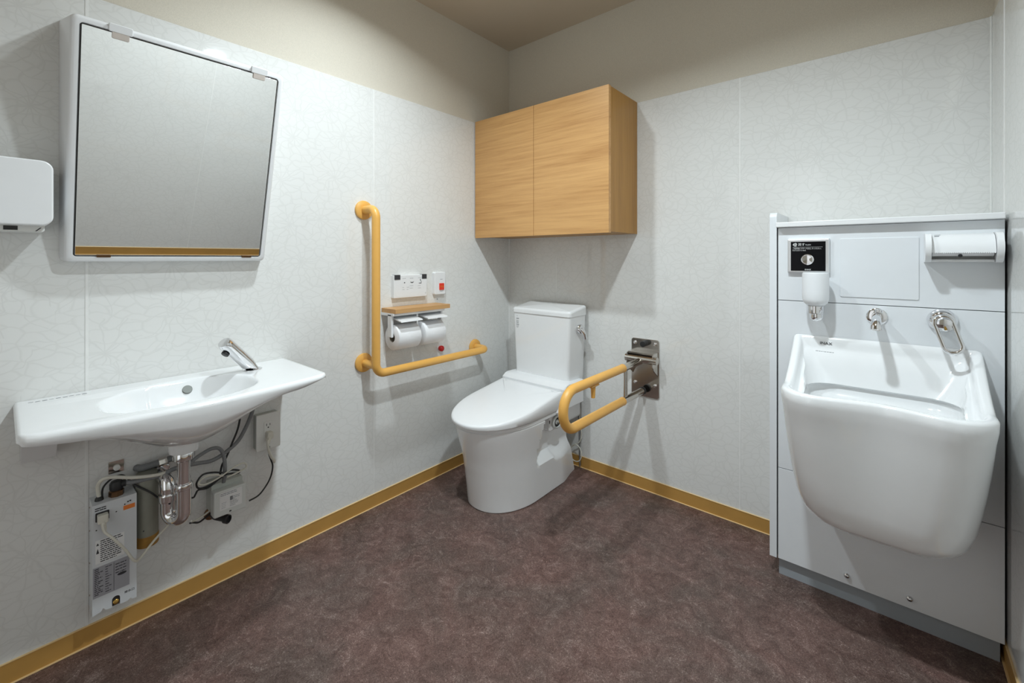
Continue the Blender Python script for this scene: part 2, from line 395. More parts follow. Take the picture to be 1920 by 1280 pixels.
for uu, top in ((-1.775, 1), (-1.445, 1), (-1.79, 0), (-1.43, 0)):
    g = G(frame_mirror)
    if top: g.plate(uu-.017, uu+.017, HM-.034, HM-.014, -.001, .003, .003, .001)
    else: g.plate(uu-.015, uu+.015, .015, .0225, -.001, .002, .002, .0008)
    c = build('retaining_clip', g, 'clear' if top else 'bronze', mir)
    if top:
        g = G(frame_mirror); g.plate(uu-.024, uu+.024, HM-.019, HM+.0015, -.002, .0035, .004, .002); build('clip_cover', g, 'plastic', c)

# ================================================================== paper towel dispenser at the left edge
td = thing('wall_dispenser', 'white rounded wall dispenser box with slots underneath, left of the mirror', 'dispenser', (0, -2.02, 1.16))
g = G(frame_left); g.plate(-2.185, -1.892, 1.170, 1.330, .02, .135, .022, .004); build('cover', g, 'plastic', td)
g = G(frame_left); g.plate(-2.17, -1.906, 1.156, 1.315, .0005, .108, .004); build('back_body', g, 'white_pl', td)
g = G(frame_left); g.box(-1.974, -1.951, 1.1585, 1.1685, .1075, .1088); build('outlet_slot', g, 'dark', td)
g = G(frame_left); g.prism([(-1.9225, 1.1570), (-1.9195, 1.1570), (-1.9110, 1.1660), (-1.9140, 1.1660)], .1075, .1086); build('sensor_slot', g, 'ink', td)

# ================================================================== wash basin
sink = thing('wash_basin', 'long shallow white ceramic wash basin fixed to the left wall', 'sink', (0, -1.62, .55))
YL, YR, ZT = -1.957, -1.283, .718
def lerp_tab(t, tab):
    for (a, va), (b_, vb) in zip(tab[:-1], tab[1:]):
        if t <= b_:
            k = (t-a)/(b_-a) if b_ > a else 0; k = max(0, min(1, k)); return va+(vb-va)*k
    return tab[-1][1]
def smooth_tab(t, tab):
    for (a, va), (b_, vb) in zip(tab[:-1], tab[1:]):
        if t <= b_:
            k = max(0, min(1, (t-a)/(b_-a))); k = k*k*(3-2*k); return va+(vb-va)*k
    return tab[-1][1]
def front_x(y):
    t = (y-YL)/(YR-YL)
    x = .338 + .040*sin(pi*max(0, min(1, t*1.02)))**.8
    if y < YL+.03: x -= .030*(1-sqrt(max(0, 1-((YL+.03-y)/.03)**2)))
    if y > YR-.035: x -= .030*(1-sqrt(max(0, 1-((y-YR+.035)/.035)**2)))
    return x
def basin_top(x, y):
    ey = (y+1.632)/(.168 if y > -1.632 else .185); ex = (x-.205)/.132
    r = sqrt(abs(ey)**2.4 + abs(ex)**2.4)
    z = ZT
    d_ = .105*(1-min(r, 3)**2.6); z -= .5*(d_+sqrt(d_*d_+.0045**2)) - .00005
    # the shallow fall of the left shelf into the bowl
    if x > .06 and x < .33 and y < -1.70:
        z -= .004*smooth_tab(y, [(-1.93, 0), (-1.80, 1), (-1.70, 1)])*min(1, (x-.06)/.04)*min(1, (.33-x)/.03)
    return z
def lip(y): return smooth_tab(y, [(-1.957, .024), (-1.86, .030), (-1.63, .045), (-1.40, .026), (-1.283, .012)])
def bottom_z(y): return smooth_tab(y, [(-1.957, .683), (-1.925, .678), (-1.63, .542), (-1.375, .690), (-1.283, .702)])
ys = [YL] + [YL+.004*k for k in (1, 2, 4)] + [YL+.03 + (YR-YL-.065)*k/150 for k in range(151)] + [YR-.025, YR-.016, YR-.008, YR-.003, YR]
rings = []
NT = 96
for y in ys:
    xf = front_x(y); endk = min(1, (y-YL)/.008, (YR-y)/.008); endk = max(.0, endk)
    zs = -(1-sqrt(max(0, 1-(1-endk)**2)))*.008
    r = []
    for i in range(NT+1):
        x = .0005 + (xf-.012-.0005)*i/NT; r.append((x, y, basin_top(x, y)+zs))
    zt = ZT+zs
    for a in (22, 45, 67, 90): r.append((xf-.012+.012*sin(radians(a)), y, zt-.012+.012*cos(radians(a))))
    L_ = lip(y); zb_ = bottom_z(y)
    zl = zt-.012-max(L_-.012, .001)*endk
    zb_ = min(zb_, zl-.001) if endk > .5 else zl-.0005
    # underside curve from the lip back to the wall
    for i in range(1, 19):
        k = i/18*pi/2
        x = .045+(xf-.001-.045)*cos(k)**1.0; z = zb_+(zl-zb_)*(1-sin(k)**1.25)
        r.append((x, y, z))
    r.append((.0005, y, zb_))
    rings.append(r)
g = G(); g.loft(rings); build('basin', g, 'ceramic', sink, ang=100)
g = G(); g.lathe([(.0135, 0), (.0125, .004), (.001, .004)], (.0855, -1.606, .6885), (.80, 0, .6), 28); build('overflow_hole', g, 'ovf', sink)
# wedge brackets under each end
def bracket(y0, y1, z1, z0, dx):
    g = G(); vs = []
    for y in (y0, y1): vs += [(.0005, y, z1), (dx, y, z1), (dx*.86, y, z1-.03), (dx*.22, y, z0), (.0005, y, z0)]
    g.add(vs, [(0, 1, 2, 3, 4), (9, 8, 7, 6, 5), (0, 5, 6, 1), (1, 6, 7, 2), (2, 7, 8, 3), (3, 8, 9, 4), (4, 9, 5, 0)])
    o = build('bracket', g, 'ceramic', sink, ang=25)
    g = G(frame_left); g.lathe([(.008, 0), (.007, .006), (.001, .007)], ((y0+y1)/2, z1-.05, dx*.5), (0, -.4, 1), 12); build('bracket_screw', g, 'bronze', o)
bracket(-1.945, -1.882, .690, .566, .15); bracket(-1.372, -1.345, .700, .655, .10)
g = G(); rnd = random.Random(3)
for k in range(9):
    u = -1.932+.0125*k; g.box(u, u+.009, .006+.001*(k % 2), .008+.002*(k % 3), 0, .0004)
g.v = [(.026+p[1]*1.0, p[0], ZT+.0002+p[2]) for p in g.v]; build('printed_mark', g, 'grey_ink', sink)
# faucet
fa = thing('sensor_faucet', 'slanted chrome sensor faucet standing on the right end of the basin', 'faucet', (.105, -1.425, .718))
bx, by = .095, -1.428
dirv = Vector((.29, -.64, .70)).normalized()
g = G(); g.lathe([(.029, -.002), (.029, .002), (.026, .003)], (bx, by, ZT), (0, 0, 1), 32); build('base_ring', g, 'chrome', fa)
# flat-sided oval tube leaning over the bowl
side = dirv.cross(Vector((0, 0, 1))).normalized(); upv = side.cross(dirv).normalized()
rings = []
for h, k in ((0, 1.0), (.03, 1), (.08, .99), (.136, .97), (.145, .94), (.150, .82), (.151, .02)):
    c = Vector((bx, by, ZT+.002))+dirv*h
    rings.append([tuple(c + side*(.0225*k*cos(2*pi*j/36)) + upv*((.0235 if sin(2*pi*j/36) > 0 else .0185)*k*sin(2*pi*j/36))) for j in range(36)])
b0 = rings[0]; rings[0] = [(p[0], p[1], ZT+.0015) for p in b0]
g = G(); g.loft(rings); build('spout_body', g, 'chrome', fa, ang=50)
c = Vector((bx, by, ZT))+dirv*.122-upv*.0172
g = G(); g.lathe([(.0115, 0), (.0110, .006), (.0090, .007)], c, -upv, 24); build('spout_outlet', g, 'black', fa)

# ================================================================== drain trap
trap = thing('drain_trap', 'chrome P-trap drain pipe hanging under the wash basin', 'drain pipe', (.14, -1.627, .33))
tx, ty = .140, -1.627
g = G(); g.lathe([(.020, .523), (.036, .526), (.038, .536), (.038, .560)], (tx, ty, 0), (0, 0, 1), 32); build('outlet_boss', g, 'ceramic', trap)
g = G(); g.lathe([(.0235, .499), (.0265, .502), (.0270, .518), (.0245, .5225)], (tx, ty, 0), (0, 0, 1), 12); build('slip_nut', g, 'chrome', trap)
g = G(); g.tube([(tx, ty, .515), (tx, ty, .425)], .0165, 24); build('tailpiece', g, 'chrome', trap)
g = G(); g.lathe([(.0205, .414), (.0225, .416), (.0225, .428), (.0205, .431), (.0175, .432)], (tx, ty, 0), (0, 0, 1), 12); build('slip_nut', g, 'chrome', trap)
rx, ry = .095, -1.655
g = G(); g.tube(fillet([(tx, ty, .425), (tx, ty, .322), (rx, ry, .322), (rx, ry, .435), (.004, ry-.012, .435)], [.03, .026, .026, .026, .03]), .0185, 22); build('trap_bend', g, 'chrome', trap, ang=60)
g = G(); g.lathe([(.0225, -.010), (.0235, -.006), (.0235, .008), (.0225, .012)], (rx, ry, .385), (0, 0, 1), 12); build('slip_nut', g, 'chrome', trap)
g = G(); g.lathe([(.036, .001), (.034, .006), (.020, .012)], (0, ry-.012, .435), (1, 0, 0), 32); build('wall_flange', g, 'chrome', trap)

# ================================================================== small water heater
wh = thing('water_heater', 'slim white electric water heater box under the left end of the sink', 'water heater', (0, -1.77, .10))
hu0, hu1, hv0, hv1, hw = -1.815, -1.722, .113, .414, .066
g = G(frame_left)
poly = [(hu0, hv0), (hu0+.017, hv0+.004), (hu0+.022, hv0+.012), (hu0+.027, hv0+.004), (hu0+.040, hv0+.002)]
poly += [(hu0+.040, hv0+.022)] + [(hu0+.0485-.0085*cos(radians(a)), hv0+.022+.0085*sin(radians(a))) for a in range(20, 180, 20)] + [(hu0+.057, hv0+.022), (hu0+.057, hv0+.002)]
poly += [(hu1-.018, hv0+.002), (hu1-.014, hv0+.008), (hu1-.010, hv0+.002), (hu1, hv0), (hu1, hv1), (hu0, hv1)]
g.prism(poly, .0005, hw); build('casing', g, 'case', wh)
g = G(frame_left); g.box(hu0+.041, hu0+.056, hv0+.003, hv0+.028, .01, hw-.004); build('drain_recess', g, 'dark', wh)
g = G(frame_left); g.lathe([(.0065, 0), (.0065, .012), (.004, .014)], (hu0+.0485, hv0+.010, hw-.012), (0, .3, 1), 16); build('drain_plug', g, 'brass', wh)
g = G(frame_left); g.plate(hu0+.006, hu0+.034, .368, .392, hw, hw+.003, .002); so = build('socket_recess', g, 'black', wh)
g = G(frame_left); g.plate(hu0+.009, hu0+.031, .366, .389, hw, hw+.020, .003, .003); g.lathe([(.009, 0), (.006, .012), (.0045, .03)], (hu0+.020, .372, hw+.012), (.1, -1, .15), 14); build('plug', g, 'cream', wh)
g = G(frame_left); g.box(hu1-.029, hu1-.004, .376, .388, hw, hw+.0006); build('orange_sticker', g, 'orange', wh)['label'] = 'orange warning sticker'
g = G(frame_left)
for (du, dv) in ((-.019, .397), (-.014, .398)): g.box(hu1+du-.0018, hu1+du+.0018, dv-.0018, dv+.0018, hw, hw+.0005)
print_lines(g, hu0+.005, hu0+.030, .4035, .398, hw, 2, .0028, random.Random(1), gap=.12, fill=(.9, 1)); build('printed_marks', g, 'ink', wh)
g = G(frame_left); g.box(hu0+.006, hu0+.066, .252, .316, hw, hw+.0005); lb = build('warning_label', g, 'label', wh)
g = G(frame_left); rr = random.Random(5); print_lines(g, hu0+.016, hu0+.064, .312, .256, hw+.0005, 11, .0024, rr, fill=(.7, 1))
g.prism([(hu0+.0075, .302), (hu0+.0135, .302), (hu0+.0105, .309)], hw+.0005, hw+.0008); g.prism([(hu0+.0075, .280), (hu0+.0135, .280), (hu0+.0105, .294)], hw+.0005, hw+.0008); build('fine_print', g, 'ink', lb)
g = G(frame_left); g.box(hu0+.001, hu1-.016, .160, .243, hw, hw+.0006); lb = build('rating_label', g, 'glabel', wh); lb['label'] = 'grey printed rating label'
g = G(frame_left); print_lines(g, hu0+.004, hu0+.022, .238, .168, hw+.0006, 15, .0022, rr, fill=(.4, 1)); print_lines(g, hu0+.026, hu0+.040, .236, .168, hw+.0006, 11, .0018, rr, fill=(.3, 1))
print_lines(g, hu0+.047, hu0+.072, .232, .208, hw+.0006, 4, .0022, rr, fill=(.7, 1)); g.box(hu0+.0437, hu0+.0443, .162, .240, hw+.0006, hw+.0009)
g.prism([(hu0+.061+.010*cos(radians(a)), .201+.004*sin(radians(a))) for a in range(0, 360, 24)], hw+.0006, hw+.0009); build('fine_print', g, 'ink', lb)
text('drain_lettering', '排水口', .0075, (hu1-.027, .1395, hw+.0003), frame_left, 'ink', wh)
for vv in (.395, .33, .24, .15):
    g = G(); g.lathe([(.0022, 0), (.0018, .002)], (.02, hu0, vv), (0, -1, 0), 10); build('side_screw', g, 'steel', wh)
for (u_, v_) in ((hu1-.026, .392), (hu1-.044, .379), (hu0+.008, .345)):
    g = G(frame_left); g.lathe([(.0018, 0), (.0015, .0005)], (u_, v_, hw), (0, 0, 1), 12); build('screw_hole', g, 'ink', wh)
# fittings on its top
g = G(); g.lathe([(.010, .414), (.009, .420), (.006, .424)], (.036, -1.798, 0), (0, 0, 1), 16); build('cable_gland', g, 'black', wh)
g = G(); g.lathe([(.017, .414), (.017, .428), (.0145, .430)], (.036, -1.762, 0), (0, 0, 1), 8); build('hex_fitting', g, 'bronze', wh)
g = G(); g.lathe([(.014, .430), (.0155, .434), (.0155, .448), (.012, .454), (.004, .456)], (.036, -1.762, 0), (0, 0, 1), 20); g.tube([(.036, -1.762, .443), (.040, -1.742, .443)], .010, 14); build('relief_valve', g, 'black', wh)
mp_ = thing('wall_plate', 'small square metal wall plate above the heater', 'plate', (0, -1.758, .46))
g = G(frame_left); g.plate(-1.775, -1.741, .465, .500, .0005, .0025, .002, .0006); build('plate', g, 'steel', mp_)
g = G(frame_left); g.lathe([(.008, 0), (.0075, .006), (.004, .007)], (-1.757, .480, .0025), (0, 0, 1), 20); build('screw_cap', g, 'white_pl', mp_)
# cylinder behind
cyl = thing('expansion_tank', 'grey cylinder with rusty lower band right of the water heater', 'tank', (.03, -1.699, .23))
g = G(); g.lathe([(.0255, .27), (.027, .272), (.027, .448), (.024, .454), (.008, .456)], (.034, -1.693, 0), (0, 0, 1), 32); build('body', g, 'grey_t', cyl)
g = G(); g.lathe([(.0265, .240), (.0278, .242), (.0278, .269), (.0265, .271)], (.034, -1.693, 0), (0, 0, 1), 32); build('lower_band', g, 'rust', cyl)
g = G(); g.lathe([(.0018, 0), (.0015, .002)], (.034+.024, -1.693-.012, .292), (.9, -.45, 0), 10); build('spot_mark', g, 'ink', cyl)
# pipe from the wall along to the hose
wp = thing('supply_pipe', 'short grey supply pipe along the wall behind the trap', 'pipe', (.02, -1.67, .47))
g = G(); g.tube(fillet([(.0005, -1.712, .462), (.022, -1.705, .464), (.030, -1.655, .470), (.030, -1.612, .474), (.020, -1.590, .468), (.0005, -1.586, .466)], .012), .0095, 16); build('pipe', g, 'hose', wp)
g = G(); g.lathe([(.0125, -.01), (.0125, .01)], (.030, -1.655, .470), (0, 1, .1), 6); g.lathe([(.0125, -.008), (.0125, .008)], (.030, -1.625, .473), (0, 1, .1), 6); build('union_nut', g, 'steel', wp)

def cord(name, pts, r, mat, label, cat='cable', n=8):
    P = spline(pts, n); g = G(); g.tube(P, r, 10)
    return tag(build(name, g, mat, None, origin=pts[0], ang=60), label, cat)
cord('water_hose', [(.040, -1.744, .443), (.048, -1.730, .442), (.052, -1.713, .441), (.06, -1.686, .442), (.075, -1.657, .449), (.085, -1.640, .458), (.080, -1.602, .455), (.06, -1.571, .444), (.05, -1.528, .436), (.04, -1.479, .452), (.03, -1.441, .48), (.03, -1.405, .56), (.032, -1.395, .655)], .0062, 'hose', 'long grey hose from the heater, behind the trap, up under the sink', 'hose')
cord('water_hose', [(.086, -1.604, .452), (.07, -1.585, .463), (.055, -1.555, .470), (.05, -1.530, .474), (.05, -1.510, .466), (.052, -1.499, .440), (.06, -1.498, .400), (.055, -1.500, .354)], .0056, 'hose', 'grey hose arching from the trap down into the control box', 'hose')
cord('power_cable', [(.036, -1.798, .422), (.04, -1.801, .455), (.05, -1.792, .474), (.055, -1.771, .474), (.065, -1.728, .460), (.075, -1.68, .452), (.075, -1.640, .452)], .0048, 'cream', 'thick cream cable curving off the top of the water heater')
cord('signal_cable', [(.036, -1.792, .420), (.04, -1.790, .448), (.035, -1.77, .464), (.02, -1.745, .458), (.05, -1.722, .430), (.07, -1.692, .405), (.075, -1.672, .380), (.116, -1.655, .372)], .0024, 'black', 'thin black cable sagging from the heater to the trap bend')
cord('faucet_cable', [(.05, -1.442, .640), (.045, -1.452, .530), (.04, -1.471, .47), (.04, -1.489, .426), (.045, -1.502, .408), (.06, -1.512, .385)], .0032, 'black', 'straight black cable dropping from the basin behind the control box hose')
cord('coiled_cable', [(.066, -1.507, .392), (.066, -1.531, .402), (.066, -1.56, .406), (.066, -1.577, .387), (.066, -1.573, .368), (.066, -1.553, .364), (.066, -1.531, .369), (.068, -1.508, .380), (.068, -1.485, .392), (.066, -1.459, .382), (.066, -1.462, .374), (.066, -1.501, .382), (.068, -1.545, .360), (.066, -1.572, .362), (.066, -1.580, .352), (.075, -1.588, .348), (.09, -1.608, .360)], .0027, 'black', 'black cable coiled in a bow above the control box')
cord('coiled_cable', [(.074, -1.507, .384), (.074, -1.533, .397), (.074, -1.559, .399), (.074, -1.574, .387), (.074, -1.567, .378), (.074, -1.548, .376), (.074, -1.516, .384), (.074, -1.473, .402), (.074, -1.446, .404), (.074, -1.440, .388), (.074, -1.465, .380), (.074, -1.496, .376)], .0026, 'cream', 'cream cable coiled in a bow above the control box')
cord('lower_cable', [(.105, -1.600, .292), (.09, -1.595, .283), (.07, -1.578, .272), (.055, -1.552, .272), (.046, -1.532, .276)], .0028, 'cream', 'short cream cable between trap bottom and control box')
cord('lower_cable', [(.10, -1.602, .285), (.085, -1.592, .276), (.07, -1.572, .262), (.055, -1.55, .262), (.044, -1.529, .266)], .0028, 'black', 'short black cable between trap bottom and control box')
cord('wall_cable', [(.055, -1.424, .262), (.05, -1.393, .266), (.045, -1.367, .287), (.045, -1.351, .315), (.048, -1.346, .350), (.052, -1.353, .375), (.056, -1.361, .400), (.058, -1.361, .428)], .0026, 'black', 'black cable looping from the control box up to the wall outlet')
cord('plug_cable', [(.073, -1.372, .459), (.072, -1.369, .424), (.062, -1.356, .391), (.055, -1.344, .372), (.052, -1.342, .363)], .0044, 'cream', 'short cream cord hanging from the outlet plug')
cord('heater_cord', [(.082, -1.797, .372), (.088, -1.793, .345), (.096, -1.777, .322), (.1, -1.752, .28), (.095, -1.732, .237), (.08, -1.715, .231), (.06, -1.68, .255), (.035, -1.628, .287), (.012, -1.595, .31)], .0034, 'cream', 'cream power cord drooping from the heater front and rising right')
# control box
cb_ = thing('control_box', 'pale grey control box with a printed label right of the trap', 'box', (0, -1.47, .24))
g = G(frame_left); g.plate(-1.534, -1.444, .262, .356, .0005, .052, .004); build('rear_shell', g, 'box', cb_)
g = G(frame_left); g.plate(-1.536, -1.442, .258, .340, .052, .082, .006, .004); build('front_cover', g, 'boxl', cb_)
g = G(frame_left); g.box(-1.519, -1.455, .277, .333, .082, .0824); lb = build('paper_label', g, 'label', cb_); lb['label'] = 'white printed label'
g = G(frame_left); print_lines(g, -1.517, -1.466, .329, .324, .0824, 2, .0022, rr, fill=(.7, 1)); print_lines(g, -1.490, -1.458, .311, .283, .0824, 7, .0017, rr, fill=(.4, .9))
print_lines(g, -1.514, -1.494, .300, .284, .0824, 4, .0011, rr, fill=(.4, .9)); g.box(-1.490, -1.482, .302, .314, .0824, .0827); build('fine_print', g, 'grey_ink', lb)
g = G(frame_left); g.box(-1.492, -1.486, .2645, .2685, .082, .0828); build('lamp_window', g, 'ink', cb_)
wp2 = thing('pipe_elbow', 'black capped pipe end below the control box', 'pipe', (0, -1.51, .23))
g = G(); g.lathe([(.020, .0005), (.020, .006), (.013, .008), (.011, .02)], (0, -1.522, .243), (1, 0, 0), 24); build('wall_flange', g, 'bronze', wp2)
g = G(); g.tube(fillet([(.012, -1.522, .243), (.040, -1.518, .243), (.070, -1.500, .240)], .02), .0095, 16); g.lathe([(.0125, 0), (.0135, .003), (.0135, .014), (.0105, .015), (.0100, .008)], (.068, -1.501, .240), (.85, .5, 0), 20); build('rubber_end', g, 'black', wp2)
# outlet
ou = thing('power_outlet', 'cream surface-mounted wall outlet with one plug, under the sink right end', 'outlet', (0, -1.35, .41))
g = G(frame_left); g.plate(-1.392, -1.318, .414, .534, .0005, .030, .002); build('mounting_box', g, 'box', ou)
g = G(frame_left); g.plate(-1.395, -1.315, .411, .537, .030, .037, .003, .002); build('face_plate', g, 'white_pl', ou)
g = G(frame_left); g.plate(-1.371, -1.343, .449, .511, .037, .0385, .002, .0005); sk = build('socket_insert', g, 'white_pl', ou)
g = G(frame_left)
for c_ in (.499,):
    g.box(-1.3635, -1.3615, c_-.004, c_+.004, .0385, .0388); g.box(-1.3525, -1.3505, c_-.0035, c_+.0035, .0385, .0388); g.lathe([(.0024, 0), (.0022, .0003)], (-1.357, c_-.010, .0385), (0, 0, 1), 12)
build('socket_slots', g, 'ink', sk)
g = G(frame_left); g.plate(-1.367, -1.347, .452, .476, .0385, .060, .004, .003); g.lathe([(.009, 0), (.007, .010), (.005, .022)], (-1.360, .458, .052), (-.35, -1, .7), 16); build('plug', g, 'cream', ou)

# ================================================================== L-shaped grab bar
gb = thing('grab_bar', 'L-shaped ochre grab bar on the wall left of the toilet', 'grab bar', (0, -.96, .61))
gx, gy, gz, R = .098, -.961, .608, .0175
def flange(y, z, parent):
    g = G(); g.lathe([(.040, .0008), (.041, .004), (.039, .010), (.030, .014), (.0215, .015)], (0, y, z), (1, 0, 0), 36); build('flange', g, 'bar', parent)
g = G(); g.tube(fillet([(.012, gy, 1.296), (gx, gy, 1.296), (gx, gy, gz), (gx, -.292, gz), (.012, -.292, gz)], [.04]*5, 12), R, 24); build('rail', g, 'bar', gb, ang=60)
flange(gy, 1.296, gb); flange(gy, .642, gb); flange(-.292, gz, gb)
g = G(); g.tube([(.012, gy, .642), (gx-.002, gy, .642)], R*.9, 20); build('standoff', g, 'bar', gb)

# ================================================================== remote, call button, shelf, rolls
def sq(g): g.v = [(x, y, 1.012-(1.012-z)*.8125) for x, y, z in g.v]
rm = thing('toilet_remote', 'white wall remote control panel with printed icons above the small shelf', 'remote control', (0, -.73, .88))
g = G(frame_left); g.plate(-.822, -.634, 0.908, 1.012, .0005, .022, .003, .002); build('body', g, 'plastic', rm)
for (a, b_) in ((-.819, -.788), (-.664, -.637)):
    g = G(frame_left); g.box(a, b_, .992, 1.0135, .004, .0235); build('end_cap', g, 'ink', rm)
g = G(frame_left)
rr = random.Random(9)
for u_ in (-.763, -.722, -.676): print_lines(g, u_-.012, u_+.012, .993, .990, .0220, 1, .0018, rr, fill=(.6, 1))
print_lines(g, -.803, -.755, .914, .900, .0220, 4, .0022, rr, fill=(.8, 1)); print_lines(g, -.726, -.700, .921, .921, .0220, 1, .0024, rr, fill=(.9, 1)); print_lines(g, -.700, -.676, .918, .918, .0220, 1, .0020, rr)
for k in range(7):
    u_ = -.724+.0125*k
    g.box(u_, u_+.007, .898, .907, .0220, .0222)
for u_ in (-.776, -.752): print_lines(g, u_, u_+.018, .942, .930, .0220, 2, .0016, rr)
print_lines(g, -.735, -.700, .950, .936, .0220, 2, .0016, rr); print_lines(g, -.688, -.668, .948, .934, .0220, 2, .0016, rr)
sq(g); build('fine_print', g, 'grey_ink', rm)
g = G(frame_left)
g.box(-.767, -.761, .966, .972, .0220, .0223); sq(g); build('button_icon', g, 'ink', rm)
g = G(frame_left); g.prism([(-.732, .975), (-.730, .968), (-.722, .965), (-.714, .968), (-.712, .975), (-.716, .971), (-.728, .971)], .0220, .0223); sq(g); build('button_icon', g, 'ink', rm)
g = G(frame_left); g.prism([(-.682, .964), (-.670, .964), (-.669, .972), (-.675, .978), (-.676, .986), (-.672, .986), (-.672, .979), (-.667, .972), (-.668, .960), (-.684, .961)], .0220, .0223); sq(g); build('button_icon', g, 'ink', rm)
g = G(frame_left)
for (a, b_) in ((-.783, -.745), (-.742, -.702), (-.697, -.655)): g.plate(a, b_, .927, .988, .0216, .0220+.0008, .003, .0005)
# thin raised button keys, kept as an outline frame
g2 = G(frame_left); g2.plate(-.812, -.644, .892, .924, .0216, .0224, .002)
sq(g2); build('button_row', g2, 'plastic', rm)
cbn = thing('call_button', 'white emergency call switch with a square red button beside the remote', 'call button', (0, -.55, .91))
g = G(frame_left); g.plate(-.584, -.514, .909, 1.021, .0005, .020, .007, .004); build('body', g, 'plastic', cbn)
g = G(frame_left); g.plate(-.556, -.526, .932, .965, .020, .0235, .002, .001); rb = build('push_button', g, 'red', cbn)
text('button_lettering', '呼出', .0115, (-.5525, .9445, .0238), frame_left, 'orange', rb)
g = G(frame_left); rr2 = random.Random(2); print_lines(g, -.549, -.534, .985, .985, .020, 1, .0022, rr2, fill=(1, 1)); print_lines(g, -.551, -.533, .926, .926, .020, 1, .0018, rr2, fill=(1, 1)); build('fine_print', g, 'grey_ink', cbn)
lk = build('screw_hole', G(frame_left).lathe([(.0035, .0006), (.003, .001)], (-.552, .885, 0), (0, 0, 1), 14), 'grey_ink', cbn)
rbn = thing('round_call_button', 'small round deep-red push button on the wall under the paper rolls', 'call button', (0, -.535, .637))
g = G(frame_left); g.lathe([(.014, .0006), (.014, .002)], (-.535, .637, 0), (0, 0, 1), 24); build('bezel', g, 'white_pl', rbn)
g = G(frame_left); g.lathe([(.0125, .002), (.0145, .010), (.014, .018), (.010, .0225), (.001, .024)], (-.535, .637, 0), (0, 0, 1), 28); build('button', g, 'redd', rbn)
sh = thing('paper_holder', 'oak-topped double toilet paper holder on the wall', 'paper holder', (0, -.71, .80))
g = G(frame_left); g.box(-.872, -.562, .850, .869, .001, .108, .001); build('shelf_board', g, 'wood_y', sh)
g = G(frame_left); g.box(-.874, -.585, .838, .8495, .001, .095, .002); build('carrier_plate', g, 'plastic', sh)
for y0 in (-.862, -.716):
    g = G(frame_left)
    g.add([(y0+.005, .834, .030), (y0+.120, .834, .030), (y0+.120, .818, .126), (y0+.005, .818, .126), (y0+.005, .830, .030), (y0+.120, .830, .030), (y0+.120, .813, .128), (y0+.005, .813, .128)],
          [(0, 1, 2, 3), (7, 6, 5, 4), (0, 4, 5, 1), (1, 5, 6, 2), (2, 6, 7, 3), (3, 7, 4, 0)])
    build('cutter_flap', g, 'plastic', sh)
for y0, y1 in ((-.874, -.863), (-.738, -.7295), (-.594, -.585)):
    g = G(frame_left); g.plate(y0, y1, .745, .846, .052, .078, .003); build('arm', g, 'plastic', sh)
for i, (y0, lab) in enumerate(((-.861, 'left toilet paper roll, nearer the long vertical bar'), (-.717, 'right toilet paper roll, above the round red button'))):
    rl = thing('toilet_paper_roll', 'white '+lab, 'toilet paper', (.066, y0+.055, .745), 'toilet paper rolls on the double holder')
    zc = .742
    g = G(); RR = .0545
    g.lathe([(.020, 0), (RR-.002, 0), (RR, .002), (RR, .118), (RR-.002, .120), (.020, .120), (.020, 0)], (.066, y0, zc), (0, 1, 0), 48, False, False); build('paper', g, 'tissue', rl, ang=50)
    g = G(); g.lathe([(.0199, .0008), (.0199, .1192), (.0185, .1192), (.0185, .0008), (.0199, .0008)], (.066, y0, zc), (0, 1, 0), 32, False, False); build('core', g, 'card', rl)

# ================================================================== toilet
to = thing('toilet', 'white two-piece toilet with closed washlet lid in the corner', 'toilet', (.355, -.35, 0))
TX = .357
def u_outline(hw, yb, ym, yf, n=28, cx=TX, pw=2.0, rec=None, z=0):
    """plan outline: straight sides, elliptical nose towards the viewer; starts at back right"""
    pts = []
    m = 34
    for i in range(m): y = yb+(ym-yb)*i/m; pts.append((cx+hw, y))
    for i in range(2*n+1):
        t = -i/(2*n)*pi; c_, s_ = cos(t), sin(t)
        pts.append((cx+hw*math.copysign(abs(c_)**(2/pw), c_), ym+(ym-yf)*math.copysign(abs(s_)**(2/pw), s_)))
    for i in range(1, m+1): y = ym+(yb-ym)*i/m; pts.append((cx-hw, y))
    if rec:
        out = []
        for (x, y) in pts:
            k = rec(y, z); s_ = 1 if x > cx else -1
            if abs(x-cx) > k: x = cx+s_*k
            out.append((x, y))
        pts = out
    return [(x, y, z) for x, y in pts]
def sstep(a, b_, x):
    t = max(0, min(1, (x-a)/(b_-a))); return t*t*(3-2*t)
def recess(y, z):
    """the pedestal narrows behind the bowl above the foot"""
    top = .165 + .10*sstep(-.42, -.12, y)*0
    y0 = -.448+.045*max(0, (z-.147)/.16)
    in_y = sstep(y0, y0+.045, y)
    in_z = sstep(.132, .195, z)
    side = .200-.036*sstep(-.30, -.26, y)-.038*sstep(-.24, -.03, y)
    return side - (side-min(side, .122))*in_y*in_z
levels = [(0, .158, -.050, -.40, -.628), (.004, .161, -.046, -.40, -.632), (.05, .161, -.060, -.40, -.638), (.10, .162, -.078, -.40, -.645), (.125, .163, -.088, -.40, -.649), (.14, .1635, -.096, -.40, -.651), (.155, .164, -.104, -.40, -.653), (.17, .165, -.110, -.40, -.656),
          (.19, .166, -.114, -.40, -.660), (.21, .167, -.116, -.40, -.663), (.24, .170, -.116, -.405, -.670), (.28, .175, -.112, -.41, -.682), (.32, .181, -.10, -.415, -.692), (.345, .185, -.09, -.42, -.698), (.357, .186, -.09, -.42, -.699), (.362, .182, -.095, -.42, -.694)]
g = G(); g.loft([u_outline(hw, yb, ym, yf, z=z, rec=recess, pw=2.15) for z, hw, yb, ym, yf in levels]); build('bowl', g, 'ceramic', to, ang=35)
